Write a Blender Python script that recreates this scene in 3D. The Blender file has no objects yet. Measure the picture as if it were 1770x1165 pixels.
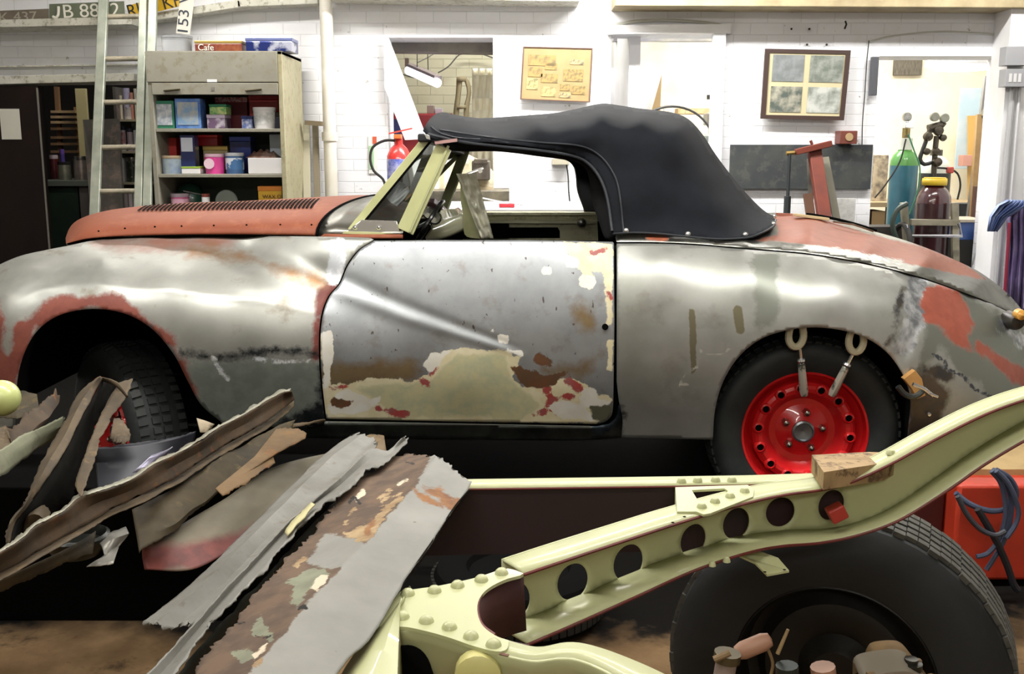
import bpy, bmesh, math, random
import numpy as np
from mathutils import Vector, Matrix, Euler, noise
from mathutils.geometry import delaunay_2d_cdt, tessellate_polygon
random.seed(7)
PI = math.pi
C = bpy.context.scene.collection
# ---------------------------------------------------------------- camera model (1770 x 1165 frame)
FPX, HC, TH = 1800.0, 1.41, math.radians(10.3)
CT, ST = math.cos(TH), math.sin(TH)
def P(px, py, Y):
    v = (582.5 - py) / FPX; u = (px - 885.0) / FPX
    t = Y / (CT + v * ST)
    return Vector((u * t, Y, HC + t * (-ST + v * CT)))
def proj(w):
    x, y, z = w[0], w[1], w[2] - HC
    d = y * CT - z * ST; h = y * ST + z * CT
    return 885 + FPX * x / d, 582.5 - FPX * h / d
def PZ(px, py, z):
    """point of the horizontal plane at height z seen at a pixel"""
    v = (582.5 - py) / FPX; u = (px - 885.0) / FPX
    t = (z - HC) / (-ST + v * CT)
    return Vector((u * t, t * (CT + v * ST), z))
# ---------------------------------------------------------------- materials
def _nt(name):
    m = bpy.data.materials.new(name); m.use_nodes = True
    nt = m.node_tree; nt.nodes.clear()
    out = nt.nodes.new('ShaderNodeOutputMaterial'); b = nt.nodes.new('ShaderNodeBsdfPrincipled')
    nt.links.new(b.outputs[0], out.inputs[0])
    return m, nt, b
def rgb(c):
    if isinstance(c, str):
        c = c.lstrip('#'); c = [int(c[i:i+2], 16) / 255 for i in (0, 2, 4)]
        c = [x / 12.92 if x <= .04045 else ((x + .055) / 1.055) ** 2.4 for x in c]
    return (c[0], c[1], c[2], 1)
def _noise(nt, scale, detail=4, rough=.55, stretch=None, coord='Object'):
    tc = nt.nodes.new('ShaderNodeTexCoord'); src = tc.outputs[coord]
    if stretch:
        mp = nt.nodes.new('ShaderNodeMapping'); mp.inputs['Scale'].default_value = stretch
        nt.links.new(src, mp.inputs[0]); src = mp.outputs[0]
    n = nt.nodes.new('ShaderNodeTexNoise'); n.inputs['Scale'].default_value = scale
    n.inputs['Detail'].default_value = detail; n.inputs['Roughness'].default_value = rough
    nt.links.new(src, n.inputs['Vector'])
    return n.outputs[0]
def _range(nt, src, a, b, c=0., d=1.):
    r = nt.nodes.new('ShaderNodeMapRange')
    for k, v in zip((1, 2, 3, 4), (a, b, c, d)): r.inputs[k].default_value = v
    nt.links.new(src, r.inputs[0]); return r.outputs[0]
def _mix(nt, fac, a, b):
    m = nt.nodes.new('ShaderNodeMix'); m.data_type = 'RGBA'
    nt.links.new(fac, m.inputs[0])
    for s, i in ((a, 6), (b, 7)):
        if isinstance(s, tuple): m.inputs[i].default_value = s
        else: nt.links.new(s, m.inputs[i])
    return m.outputs[2]
def _mixf(nt, fac, a, b):
    m = nt.nodes.new('ShaderNodeMix'); m.data_type = 'FLOAT'
    nt.links.new(fac, m.inputs[0])
    for s, i in ((a, 2), (b, 3)):
        if isinstance(s, (float, int)): m.inputs[i].default_value = s
        else: nt.links.new(s, m.inputs[i])
    return m.outputs[0]
def _bump(nt, b, h, dist=.002, strength=.5):
    bp = nt.nodes.new('ShaderNodeBump'); bp.inputs['Distance'].default_value = dist
    bp.inputs['Strength'].default_value = strength
    nt.links.new(h, bp.inputs['Height']); nt.links.new(bp.outputs[0], b.inputs['Normal'])
_mc = {}
def mat(name, col, rough=.6, metal=0., col2=None, scale=8., lo=.4, hi=.65, col3=None, scale3=30., bump=0., bscale=60., stretch=None, coat=0., spec=.5, alpha=None, trans=0.):
    if name in _mc: return _mc[name]
    m, nt, b = _nt(name); _mc[name] = m
    b.inputs['Roughness'].default_value = rough; b.inputs['Metallic'].default_value = metal
    b.inputs['Coat Weight'].default_value = coat; b.inputs['Specular IOR Level'].default_value = spec
    b.inputs['Transmission Weight'].default_value = trans
    b.inputs['Base Color'].default_value = rgb(col); src = rgb(col)
    if col2 is not None:
        src = _mix(nt, _range(nt, _noise(nt, scale, stretch=stretch), lo, hi), rgb(col), rgb(col2))
        if col3 is not None:
            src = _mix(nt, _range(nt, _noise(nt, scale3, 6, .7), .52, .62), src, rgb(col3))
        nt.links.new(src, b.inputs['Base Color'])
    if bump: _bump(nt, b, _noise(nt, bscale, 5, .6), .003, bump)
    if alpha is not None:
        b.inputs['Alpha'].default_value = alpha
    m.diffuse_color = rgb(col)
    return m
def emis(name, col, s):
    if name in _mc: return _mc[name]
    m, nt, b = _nt(name); _mc[name] = m
    b.inputs['Base Color'].default_value = rgb(col); b.inputs['Emission Color'].default_value = rgb(col)
    b.inputs['Emission Strength'].default_value = s
    return m
def patch_mat(name, base, layers, rough=.36, metal=1., base2=None, scale=5., blotch=None, bump=.15, bscale=25., speck=None):
    """base metal plus layers (attribute, colour, colour2, rough, metal, noise amp in px, noise scale, softness px)"""
    m, nt, b = _nt(name)
    col = rgb(base)
    n1 = _noise(nt, scale, 6, .6)
    if base2 is not None: col = _mix(nt, _range(nt, n1, .38, .66), rgb(base), rgb(base2))
    ro = _range(nt, _noise(nt, 14, 5, .6), .3, .7, rough - .06, rough + .08); me = metal
    me_s = None
    if blotch is not None:      # light rust bloom
        f = _range(nt, _noise(nt, blotch[1], 5, .65), blotch[2], blotch[2] + .12, 0, blotch[3])
        col = _mix(nt, f, col, rgb(blotch[0]))
    if speck is not None:
        f = _range(nt, _noise(nt, speck[1], 2, .5, stretch=(1, 1, .5)), speck[2], speck[2] + .03, 0, .8)
        col = _mix(nt, f, col, rgb(speck[0]))
    for (att, c1, c2, r2, m2, amp, sc, soft) in layers:
        a = nt.nodes.new('ShaderNodeAttribute'); a.attribute_name = att
        nz = _range(nt, _noise(nt, sc, 6, .68), .28, .72, -amp, amp)
        ad = nt.nodes.new('ShaderNodeMath'); ad.operation = 'ADD'
        nt.links.new(a.outputs['Fac'], ad.inputs[0]); nt.links.new(nz, ad.inputs[1])
        f = _range(nt, ad.outputs[0], -soft, soft)
        cc = rgb(c1)
        if c2 is not None: cc = _mix(nt, _range(nt, _noise(nt, 18, 5, .6), .4, .6), rgb(c1), rgb(c2))
        col = _mix(nt, f, col, cc)
        ro = _mixf(nt, f, ro, float(r2)); me = _mixf(nt, f, me, float(m2))
    nt.links.new(col, b.inputs['Base Color']) if not isinstance(col, tuple) else setattr(b.inputs['Base Color'], 'default_value', col)
    nt.links.new(ro, b.inputs['Roughness'])
    if isinstance(me, float): b.inputs['Metallic'].default_value = me
    else: nt.links.new(me, b.inputs['Metallic'])
    if bump: _bump(nt, b, _noise(nt, bscale, 4, .6), .0015, bump)
    return m
# ---------------------------------------------------------------- object bookkeeping
WO = {}      # world origin of every object
def _link(o, parent, origin):
    C.objects.link(o); WO[o.name] = Vector(origin)
    if parent is not None:
        o.parent = parent; o.location = Vector(origin) - WO[parent.name]
    else: o.location = origin
def tag(o, label=None, cat=None, group=None, kind=None):
    if label: o['label'] = label
    if cat: o['category'] = cat
    if group: o['group'] = group
    if kind: o['kind'] = kind
    return o
def thing(name, label, cat, loc, group=None):
    o = bpy.data.objects.new(name, None); o.empty_display_size = .05
    _link(o, None, loc); return tag(o, label, cat, group)
def mesh_obj(name, verts, faces, m, parent=None, smooth=True, solid=0., bevel=0., sharp=35, attrs=None, solid_off=-1., origin=None, recalc=False):
    vs = np.array([tuple(v) for v in verts], dtype=float)
    if origin is None:
        lo, hi = vs.min(0), vs.max(0); origin = ((lo[0] + hi[0]) / 2, (lo[1] + hi[1]) / 2, lo[2])
    vs = vs - np.array(tuple(origin))
    me = bpy.data.meshes.new(name); me.from_pydata(vs.tolist(), [], [tuple(f) for f in faces]); me.validate(); 
    if recalc:
        bm = bmesh.new(); bm.from_mesh(me); bmesh.ops.recalc_face_normals(bm, faces=bm.faces); bm.to_mesh(me); bm.free()
    if attrs:
        for k, a in attrs.items():
            at = me.attributes.new(k, 'FLOAT', 'POINT'); at.data.foreach_set('value', np.asarray(a, dtype=np.float32))
    if m is not None: me.materials.append(m)
    o = bpy.data.objects.new(name, me); _link(o, parent, origin)
    if smooth:
        me.polygons.foreach_set('use_smooth', [True] * len(me.polygons))
        if sharp: me.set_sharp_from_angle(angle=math.radians(sharp))
    if bevel:
        md = o.modifiers.new('bevel', 'BEVEL'); md.width = bevel; md.segments = 2; md.limit_method = 'ANGLE'; md.angle_limit = math.radians(40)
        md.harden_normals = False
    if solid:
        md = o.modifiers.new('solid', 'SOLIDIFY'); md.thickness = solid; md.offset = solid_off
    return o
class MB:
    def __init__(s): s.v = []; s.f = []
    def add(s, v, f):
        n = len(s.v); s.v += [Vector(x) for x in v]; s.f += [tuple(i + n for i in q) for q in f]; return s
    def box(s, c, size, rot=None):
        x, y, z = [k / 2 for k in size]
        v = [Vector((a, b, d)) for a in (-x, x) for b in (-y, y) for d in (-z, z)]
        if rot is not None:
            M = rot if isinstance(rot, Matrix) else Euler(rot).to_matrix(); v = [M @ q for q in v]
        v = [q + Vector(c) for q in v]
        return s.add(v, [(0, 1, 3, 2), (4, 6, 7, 5), (0, 4, 5, 1), (2, 3, 7, 6), (0, 2, 6, 4), (1, 5, 7, 3)])
    def span(s, x0, x1, y0, y1, z0, z1): return s.box(((x0+x1)/2, (y0+y1)/2, (z0+z1)/2), (abs(x1-x0), abs(y1-y0), abs(z1-z0)))
    def bar(s, a, b, w, h, up=(0, 0, 1)):
        """rectangular bar from a to b; w across, h along the up side"""
        a, b = Vector(a), Vector(b); d = (b - a); L = d.length; d.normalize()
        u = Vector(up); x = d.cross(u)
        if x.length < 1e-4: x = d.cross(Vector((0, 1, 0)))
        x.normalize(); u = x.cross(d)
        M = Matrix((x, d, u)).transposed()
        return s.box((a + b) / 2, (w, L, h), M)
    def tube(s, pts, r, n=10, cap=True, closed=False):
        pts = [Vector(p) for p in pts]; rs = r if isinstance(r, (list, tuple)) else [r] * len(pts)
        base = len(s.v); K = len(pts); prev = None
        for i, p in enumerate(pts):
            if closed: d = pts[(i + 1) % K] - pts[i - 1]
            else: d = pts[min(i + 1, K - 1)] - pts[max(i - 1, 0)]
            d.normalize()
            if prev is None:
                a = d.orthogonal().normalized()
            else:
                a = prev - d * prev.dot(d)
                a = a.normalized() if a.length > 1e-6 else d.orthogonal().normalized()
            prev = a; b = d.cross(a)
            for k in range(n):
                t = 2 * PI * k / n; s.v.append(p + (a * math.cos(t) + b * math.sin(t)) * rs[i])
        m = K if closed else K - 1
        for i in range(m):
            j = (i + 1) % K
            for k in range(n):
                s.f.append((base + i*n + k, base + i*n + (k+1) % n, base + j*n + (k+1) % n, base + j*n + k))
        if cap and not closed:
            s.f.append(tuple(base + k for k in range(n))[::-1]); s.f.append(tuple(base + (K-1)*n + k for k in range(n)))
        return s
    def lathe(s, prof, n=32, c=(0, 0, 0), axis='Z', M=None, cap=True):
        """prof: (radius, height) pairs round the axis"""
        base = len(s.v); c = Vector(c)
        for (r, h) in prof:
            for k in range(n):
                t = 2 * PI * k / n; a, b = r * math.cos(t), r * math.sin(t)
                q = Vector((a, b, h)) if axis == 'Z' else (Vector((a, h, b)) if axis == 'Y' else Vector((h, a, b)))
                if M is not None: q = M @ q
                s.v.append(q + c)
        for i in range(len(prof) - 1):
            for k in range(n):
                s.f.append((base + i*n + k, base + i*n + (k+1) % n, base + (i+1)*n + (k+1) % n, base + (i+1)*n + k))
        if cap:
            if prof[0][0] > 1e-5: s.f.append(tuple(base + k for k in range(n))[::-1])
            if prof[-1][0] > 1e-5: s.f.append(tuple(base + (len(prof)-1)*n + k for k in range(n)))
        return s
    def rows(s, rows, closed=False):
        if len({len(r) for r in rows}) > 1:
            k = max(len(r) for r in rows); rows = [[Vector(q) for q in resample(r, k)] for r in rows]
        base = len(s.v); n = len(rows[0])
        for r in rows: s.v += [Vector(q) for q in r]
        for i in range(len(rows) - 1):
            for k in range(n - (0 if closed else 1)):
                s.f.append((base + i*n + k, base + i*n + (k+1) % n, base + (i+1)*n + (k+1) % n, base + (i+1)*n + k))
        return s
    def prism(s, poly, vec, holes=()):
        """flat 3-D polygon with holes extruded along vec"""
        vec = Vector(vec); loops = [[Vector(p) for p in poly]] + [[Vector(p) for p in h] for h in holes]
        tris = tessellate_polygon(loops); flat = [p for l in loops for p in l]; n = len(flat); b = len(s.v)
        s.v += flat + [p + vec for p in flat]
        for t in tris:
            s.f.append(tuple(b + i for i in t)); s.f.append(tuple(b + n + i for i in t[::-1]))
        k = 0
        for l in loops:
            m = len(l)
            for i in range(m): s.f.append((b + k + i, b + k + (i+1) % m, b + n + k + (i+1) % m, b + n + k + i))
            k += m
        return s
    def build(s, name, m, parent=None, **kw):
        kw.setdefault('recalc', True)
        return mesh_obj(name, s.v, s.f, m, parent, **kw)
def cpy(root, off=(0, 0, 0), rotz=0., label=None, group=None, scale=None):
    off = Vector(off)
    r = root.copy(); C.objects.link(r); r.location = root.location + off; WO[r.name] = WO[root.name] + off
    if rotz: r.rotation_euler.z += rotz
    if scale: r.scale = scale
    if label: r['label'] = label
    if group: r['group'] = group
    for ch in [o for o in C.objects if o.parent == root]:
        c = ch.copy(); C.objects.link(c); c.parent = r
        for g in [o for o in C.objects if o.parent == ch]:
            d = g.copy(); C.objects.link(d); d.parent = c
    return r
# ---------------------------------------------------------------- 2-D tools (pixel curves)
def sm(pts, step=6., closed=False):
    """Catmull-Rom through points of any dimension"""
    P_ = [np.array(p, float) for p in pts]; n = len(P_); out = []
    rng = range(n if closed else n - 1)
    for i in rng:
        p1, p2 = P_[i], P_[(i+1) % n]
        p0 = P_[i-1] if (closed or i > 0) else 2*p1 - p2
        p3 = P_[(i+2) % n] if (closed or i < n-2) else 2*p2 - p1
        k = max(1, int(np.linalg.norm((p2 - p1)[:2]) / step))
        for j in range(k):
            t = j / k
            out.append(tuple(.5 * (2*p1 + (p2-p0)*t + (2*p0-5*p1+4*p2-p3)*t*t + (3*p1-p0-3*p2+p3)*t**3)))
    if not closed: out.append(tuple(P_[-1]))
    return out
def lin(pts, step=6., closed=False):
    out = []; n = len(pts)
    for i in range(n if closed else n - 1):
        a, b = np.array(pts[i], float), np.array(pts[(i+1) % n], float)
        k = max(1, int(np.linalg.norm((b - a)[:2]) / step))
        for j in range(k): out.append(tuple(a + (b - a) * j / k))
    if not closed: out.append(tuple(map(float, pts[-1])))
    return out
def resample(pts, n):
    a = np.array([tuple(p) for p in pts], float)
    d = np.r_[0, np.cumsum(np.linalg.norm(np.diff(a, axis=0), axis=1))]
    t = np.linspace(0, d[-1], n)
    return np.stack([np.interp(t, d, a[:, k]) for k in range(a.shape[1])], 1)
def inside(pts, poly):
    pts = np.asarray(pts, float); poly = np.asarray(poly, float)[:, :2]
    x, y = pts[:, 0], pts[:, 1]; r = np.zeros(len(pts), bool)
    for i in range(len(poly)):
        x1, y1 = poly[i-1]; x2, y2 = poly[i]
        c = ((y1 > y) != (y2 > y))
        if y1 != y2: r ^= c & (x < (x2-x1)*(y-y1)/(y2-y1) + x1)
    return r
def pdist(pts, line, closed=True):
    pts = np.asarray(pts, float)[:, :2]; q = np.asarray([p[:2] for p in line], float); best = np.full(len(pts), 1e9)
    for i in range(0 if closed else 1, len(q)):
        a, b = q[i-1], q[i]; d = b - a; L = (d**2).sum()
        t = np.clip(((pts - a) @ d) / (L + 1e-9), 0, 1)
        best = np.minimum(best, np.hypot(*(pts - (a + t[:, None]*d)).T))
    return best
def sdf(pts, polys):
    """signed distance in pixels, positive inside the union of the outlines"""
    best = np.full(len(pts), -1e9)
    for p in polys:
        if isinstance(p, tuple) and p[0] == 'line': d = p[1] - pdist(pts, p[2], False)
        else: d = np.where(inside(pts, p), 1, -1) * pdist(pts, p)
        best = np.maximum(best, d)
    return np.clip(best, -60, 60)
class TPS:
    def __init__(s, pts, lam=1.5):
        a = np.array(pts, float); s.x = a[:, :2] / 100.; n = len(a)
        r = np.linalg.norm(s.x[:, None] - s.x[None], axis=2); K = s.u(r) + lam*1e-2*np.eye(n)
        Pm = np.c_[np.ones(n), s.x]; A = np.zeros((n+3, n+3)); A[:n, :n] = K; A[:n, n:] = Pm; A[n:, :n] = Pm.T
        s.w = np.linalg.solve(A, np.r_[a[:, 2], 0, 0, 0])
    def u(s, r): return np.where(r > 1e-9, r*r*np.log(r + 1e-12), 0)
    def __call__(s, q):
        q = np.atleast_2d(np.asarray(q, float))[:, :2] / 100.
        r = np.linalg.norm(q[:, None] - s.x[None], axis=2)
        return s.u(r) @ s.w[:-3] + np.c_[np.ones(len(q)), q] @ s.w[-3:]
def PV(q, Y):
    """vectorised P"""
    q = np.asarray(q, float); v = (582.5 - q[:, 1]) / FPX; u = (q[:, 0] - 885.) / FPX; t = Y / (CT + v*ST)
    return np.stack([u*t, Y, HC + t*(-ST + v*CT)], 1)
def cdt(outline, holes=(), step=6.):
    loops = [list(outline)] + [list(h) for h in holes]
    pts = []; edges = []
    for l in loops:
        b = len(pts); l = [(p[0], p[1]) for p in l]; n = len(l); pts += l; edges += [(b+i, b+(i+1) % n) for i in range(n)]
    a = np.array(outline, float)[:, :2]; lo, hi = a.min(0), a.max(0)
    g = []
    ny = int((hi[1]-lo[1]) / (step*.87)) + 1; nx = int((hi[0]-lo[0]) / step) + 1
    for j in range(ny):
        for i in range(nx): g.append((lo[0] + (i + .5*(j % 2))*step, lo[1] + j*step*.87))
    g = np.array(g); k = inside(g, a) & (pdist(g, a) > step*.55)
    for h in holes:
        h = np.array(h, float)[:, :2]; k &= ~inside(g, h) & (pdist(g, h) > step*.55)
    pts += [tuple(p) for p in g[k]]
    r = delaunay_2d_cdt([Vector(p) for p in pts], edges, [], 0, 1e-4)
    V = np.array([tuple(v) for v in r[0]]); Fc = np.array([f for f in r[2] if len(f) == 3])
    cen = V[Fc].mean(1); k = inside(cen, a)
    for h in holes: k &= ~inside(cen, np.array(h, float)[:, :2])
    A_, B_, C_ = V[Fc[:, 0]], V[Fc[:, 1]], V[Fc[:, 2]]
    ar = np.abs((B_-A_)[:, 0]*(C_-A_)[:, 1] - (B_-A_)[:, 1]*(C_-A_)[:, 0]); L = np.maximum.reduce([np.hypot(*(B_-A_).T), np.hypot(*(C_-B_).T), np.hypot(*(A_-C_).T)])
    k &= ar / (L + 1e-9) > .45
    return V, Fc[k]
def skin(name, outline, field, m, parent=None, holes=(), step=6., attrs=None, mirror=None, solid=.0025, join=False, sharp=50, **kw):
    """panel: pixel outline laid on a depth field; attrs {name: [polygons]}; mirror: also the twin across Y=mirror (same mesh object)"""
    V, Fc = cdt(outline, holes, step)
    Y = field(V); W = PV(V, Y)
    # faces toward -Y
    a, b, c = W[Fc[:, 0]], W[Fc[:, 1]], W[Fc[:, 2]]
    nrm = np.cross(b - a, c - a); flip = nrm[:, 1] > 0
    Fc[flip] = Fc[flip][:, ::-1]
    at = {k: sdf(V, p) for k, p in (attrs or {}).items()}
    def put(W, Fc, at):
        used = np.unique(Fc); mp = -np.ones(len(W), int); mp[used] = np.arange(len(used))
        return mesh_obj(name, W[used], mp[Fc].tolist(), m, parent, attrs={k: v[used] for k, v in at.items()}, solid=solid, sharp=sharp, **kw)
    if mirror is None: return put(W, Fc, at)
    W2 = W.copy(); W2[:, 1] = 2*mirror - W2[:, 1]; n = len(W)
    if join: return put(np.r_[W, W2], np.r_[Fc, Fc[:, ::-1] + n], {k: np.r_[v, v] for k, v in at.items()})
    o = put(W, Fc, at); put(W2, Fc[:, ::-1], at)
    return o
def tw(pts, Y=None):
    return [P(p[0], p[1], p[2] if len(p) > 2 else Y) for p in pts]
def text(name, body, loc, size, m, parent, rot=(PI/2, 0, 0), depth=.002, sx=1., align='LEFT', bold=0.):
    cu = bpy.data.curves.new(name, 'FONT'); cu.body = body; cu.size = size; cu.extrude = depth; cu.align_x = align; cu.offset = bold
    tmp = bpy.data.objects.new('t', cu); C.objects.link(tmp)
    bpy.context.view_layer.update()
    me = bpy.data.meshes.new_from_object(tmp.evaluated_get(bpy.context.evaluated_depsgraph_get()))
    bpy.data.objects.remove(tmp); me.name = name; me.materials.clear(); me.materials.append(m)
    o = bpy.data.objects.new(name, me); _link(o, parent, Vector(loc)); o.rotation_euler = rot; o.scale = (sx, 1, 1)
    return o
# ================================================================ CAR
YC = 4.52
car = thing('car', 'half-restored vintage drophead coupe in bare steel and red primer with a black fabric hood', 'car', (0, YC, 0))
STEEL = '8b8d88'; STEEL2 = '74766f'
PRIM = ('a8564a', '9a4a42'); 
def LR(att, c1, c2=None, r=.55, m=0., amp=5., sc=14., soft=1.2): return (att, c1, c2, r, m, amp, sc, soft)
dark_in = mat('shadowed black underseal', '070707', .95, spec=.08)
black_rub = mat('tyre rubber', '1c1f1f', .62, col2='2a2e2d', scale=6, bump=.2, bscale=90)
red_paint = mat('gloss red wheel enamel', 'dc2226', .25, coat=.6, col2='d01c20', scale=4)
chrome = mat('bright chrome', 'e6e6e6', .2, .92)
dull_chrome = mat('dull plated steel', 'b9b8ae', .3, 1., col2='8d8a80', scale=20)
cream_car = mat('pale cream green enamel', 'c6c894', .35, coat=.3, col2='b9bc88', scale=6)
cream_int = mat('cream interior paint', 'e6e2be', .4, col2='dcd8b2', scale=7, col3='c8c4a2', scale3=30)
primer = mat('red oxide primer', '93533b', .6, col2='8a4b34', scale=5, lo=.35, hi=.7, col3='98593f', scale3=16, spec=.35)
fabric = mat('black hood fabric', '101319', .88, col2='151920', scale=9, bump=.25, bscale=350, spec=.25)
# depth field of the near side (pixel x, pixel y, distance)
side = TPS([(-60,520,3.9),(-60,600,3.82),(-60,470,4.05),(-30,470,3.95),(-30,500,3.82),(-30,560,3.73),(-30,640,3.72),(-30,760,3.74),
 (60,434,4.0),(60,460,3.86),(60,500,3.75),(60,560,3.69),(60,640,3.69),(60,760,3.72),
 (180,411,4.12),(180,430,4.02),(180,450,3.88),(180,480,3.77),(180,520,3.70),(180,600,3.68),
 (300,407,4.09),(300,425,4.03),(300,447,3.91),(300,475,3.78),(300,515,3.70),(300,560,3.675),(300,610,3.675),
 (430,407,4.02),(430,430,3.985),(430,455,3.90),(430,490,3.78),(430,540,3.705),(430,600,3.69),(430,660,3.715),(430,740,3.76),
 (560,407,3.90),(560,440,3.855),(560,480,3.83),(560,500,3.80),(560,535,3.745),(560,580,3.72),(560,640,3.73),(560,740,3.78),
 (650,413,3.86),(650,440,3.825),(650,480,3.793),(650,530,3.765),(650,570,3.745),(650,630,3.745),(650,730,3.80),
 (800,414,3.84),(800,435,3.812),(800,480,3.775),(800,540,3.747),(800,600,3.74),(800,660,3.755),(800,735,3.81),
 (1000,415,3.835),(1000,440,3.795),(1000,480,3.757),(1000,540,3.73),(1000,600,3.73),(1000,670,3.755),(1000,735,3.80),
 (1150,421,3.86),(1150,440,3.79),(1150,475,3.73),(1150,530,3.705),(1150,600,3.705),(1150,680,3.735),(1150,760,3.79),
 (1300,430,3.87),(1300,450,3.79),(1300,480,3.72),(1300,530,3.68),(1300,600,3.67),(1300,700,3.70),(1300,780,3.74),
 (1450,446,3.89),(1450,466,3.80),(1450,500,3.71),(1450,560,3.67),(1450,640,3.67),(1450,760,3.72),
 (1560,468,3.91),(1560,495,3.81),(1560,540,3.73),(1560,610,3.69),(1560,700,3.70),(1560,800,3.77),
 (1680,510,4.02),(1680,560,3.88),(1680,620,3.79),(1680,700,3.76),(1680,800,3.83),
 (1770,550,4.18),(1770,600,4.05),(1770,660,3.95),(1770,750,3.92),(1850,600,4.4),(1850,700,4.3),(1850,800,4.35)], 1.2)
def side_f(V):
    V = np.asarray(V, float); x, y = V[:, 0], V[:, 1]
    d = side(V)
    # swage that runs back from the wing crease and dies out on the door
    t = np.clip((x - 420) / (905 - 420), 0, 1.0)
    yc = np.interp(x, [300, 420, 500, 590, 700, 800, 905], [425, 440, 464, 500, 543, 577, 612])
    w = np.interp(x, [300, 590, 905], [24, 19, 7]); a = np.interp(x, [250, 420, 590, 860, 915], [0, .005, .0075, .004, 0])
    s = (y - yc) / w
    d = d + a * np.exp(-(s + 1.0)**2 * 1.6) - a * np.exp(-(s - .35)**2 * 1.8)
    # faint bead over the front arch
    yb = np.interp(x, [0, 60, 130, 300, 450, 560], [540, 505, 490, 502, 520, 545])
    d = d - .004 * np.exp(-((y - yb) / 5.)**2) * np.interp(x, [20, 60, 450, 600], [0, 1, 1, 0])
    # beaten repair in front of the tail
    d = d + .012 * np.exp(-((x - np.interp(y, [480, 520, 560, 620], [1590, 1580, 1582, 1560])) / 14.)**2) * np.interp(y, [470, 500, 610, 640], [0, 1, 1, 0])
    return d
# --- near outlines
arch_f = sm([(28,700),(30,655),(42,610),(66,570),(105,544),(160,534),(215,542),(262,568),(300,612),(325,660),(348,700),(385,732)], 6)
door_edge = sm([(646,417),(622,432),(602,458),(588,490),(570,512),(558,545),(554,590),(556,650),(564,724)], 6)
wing_top = sm([(-60,500),(-20,468),(30,444),(80,432),(116,425),(160,416),(220,410),(300,407),(430,408),(560,409),(640,411)], 7)
wing_out = wing_top + [(646,414)] + [(p[0]-3, p[1]) for p in door_edge] + lin([(560,735),(540,738),(385,738)], 8) + arch_f[::-1] + lin([(26,740),(-50,760),(-75,620)], 8)
prim_arch = [(-5,500),(12,610),(28,560),(70,528),(110,508),(150,514),(205,510),(240,535),(300,585),(330,640),(345,690),(320,690),(300,612),(262,568),(160,530),(66,568),(30,655),(28,700),(-40,700),(-40,560)]
wing_m = patch_mat('bare steel front wing', 'afb0aa', [
    LR('rim', '86493c', '7b4136', .6, 0, 10, 10, 5), LR('edge', '7e4138', '703831', .6, 0, 6, 12, 4),
    LR('newmetal', '868c84', '7a8078', .5, .25, 10, 8, 6), LR('burn', '24282a', '3b3f42', .5, .7, 8, 30, 6), LR('pink', 'a07668', None, .5, .4, 14, 5, 12),
    LR('weld', 'f0f2f4', 'c2c6cb', .5, .2, 5, 50, 2), LR('brown', '957455', None, .45, .6, 16, 5, 10)],
    rough=.47, metal=.68, base2='a0a29c', blotch=('7d6f58', 7, .58, .5))
skin('front_wing', wing_out, side_f, wing_m, car, attrs={
    'rim': [prim_arch, [(-60,560),(-20,560),(20,640),(35,700),(10,720),(-60,720)]],
    'edge': [[(548,500),(575,488),(592,488),(570,514),(556,560),(556,625),(540,625),(542,540)]],
    'newmetal': [[(318,628),(400,622),(470,622),(560,626),(566,740),(380,740),(345,700)]],
    'burn': [('line', 5, [(318,612),(380,618),(450,608),(500,604),(545,612)]), ('line', 6, [(556,640),(558,690)]), [(480,730),(545,700),(565,690),(570,740),(500,740)]],
    'pink': [[(170,412),(420,410),(400,424),(240,428),(160,424)]],
    'weld': [('line', 2.5, [(366,614),(376,632),(384,645),(394,656)]), ('line', 1.8, [(440,620),(480,626),(535,624)]), ('line', 14, [(585,425),(582,455),(578,480)]), ('line', 5, [(570,420),(600,422)])],
    'brown': [('line', 6, [(330,436),(430,446),(500,468),(560,490)])]}, mirror=YC, step=6.)
# --- door
door_out = door_edge[::-1] + lin([(646,416),(760,415),(900,415),(1059,418)], 8) + lin([(1061,420),(1062,560),(1060,700)], 8) + sm([(1060,700),(1057,718),(1046,729),(1030,733)], 5) + lin([(1030,733),(800,729),(564,724)], 8)
cream_l = [[(975,418),(1059,420),(1058,560),(1049,560),(1046,500),(1040,470),(1022,470),(1030,490),(1020,500),(1000,494),(998,480),(1008,474),(1000,462),(1002,448),(990,446),(975,436)],
           [(554,580),(566,574),(576,590),(576,615),(570,640),(572,665),(562,668),(556,620)],
           [(556,700),(556,665),(600,662),(660,652),(710,660),(745,645),(735,625),(748,610),(775,606),(800,602),(840,606),(880,608),(900,618),(893,640),(885,650),(905,670),(930,670),(950,660),(985,652),(1012,662),(1030,680),(1058,690),(1030,733),(566,726)],
           [(1048,590),(1059,586),(1058,640),(1052,640)]]
green_l = [[(600,668),(690,662),(740,662),(790,614),(870,616),(885,650),(905,672),(930,700),(900,722),(700,722),(670,700),(640,690)]]
white_l = [[(568,702),(572,688),(600,672),(640,690),(660,686),(640,710),(610,716),(570,716)], [(732,630),(745,610),(780,606),(765,620),(752,640),(740,650)],
           [(945,700),(975,692),(1000,698),(1010,670),(1028,672),(1035,690),(1058,696),(1054,702),(1010,704),(1030,726),(975,724),(960,716)],
           [(858,576),(880,580),(876,594),(860,592)], ('line', 7, [(943,468),(948,467)]), ('line', 3, [(852,570),(853,572)]), ('line', 9, [(985,452),(992,454)]), ('line', 11, [(1010,486),(1020,488)]), ('line', 3, [(880,606),(900,612)]),
           [(556,575),(572,572),(577,600),(572,640),(568,668),(560,670)]]
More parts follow.
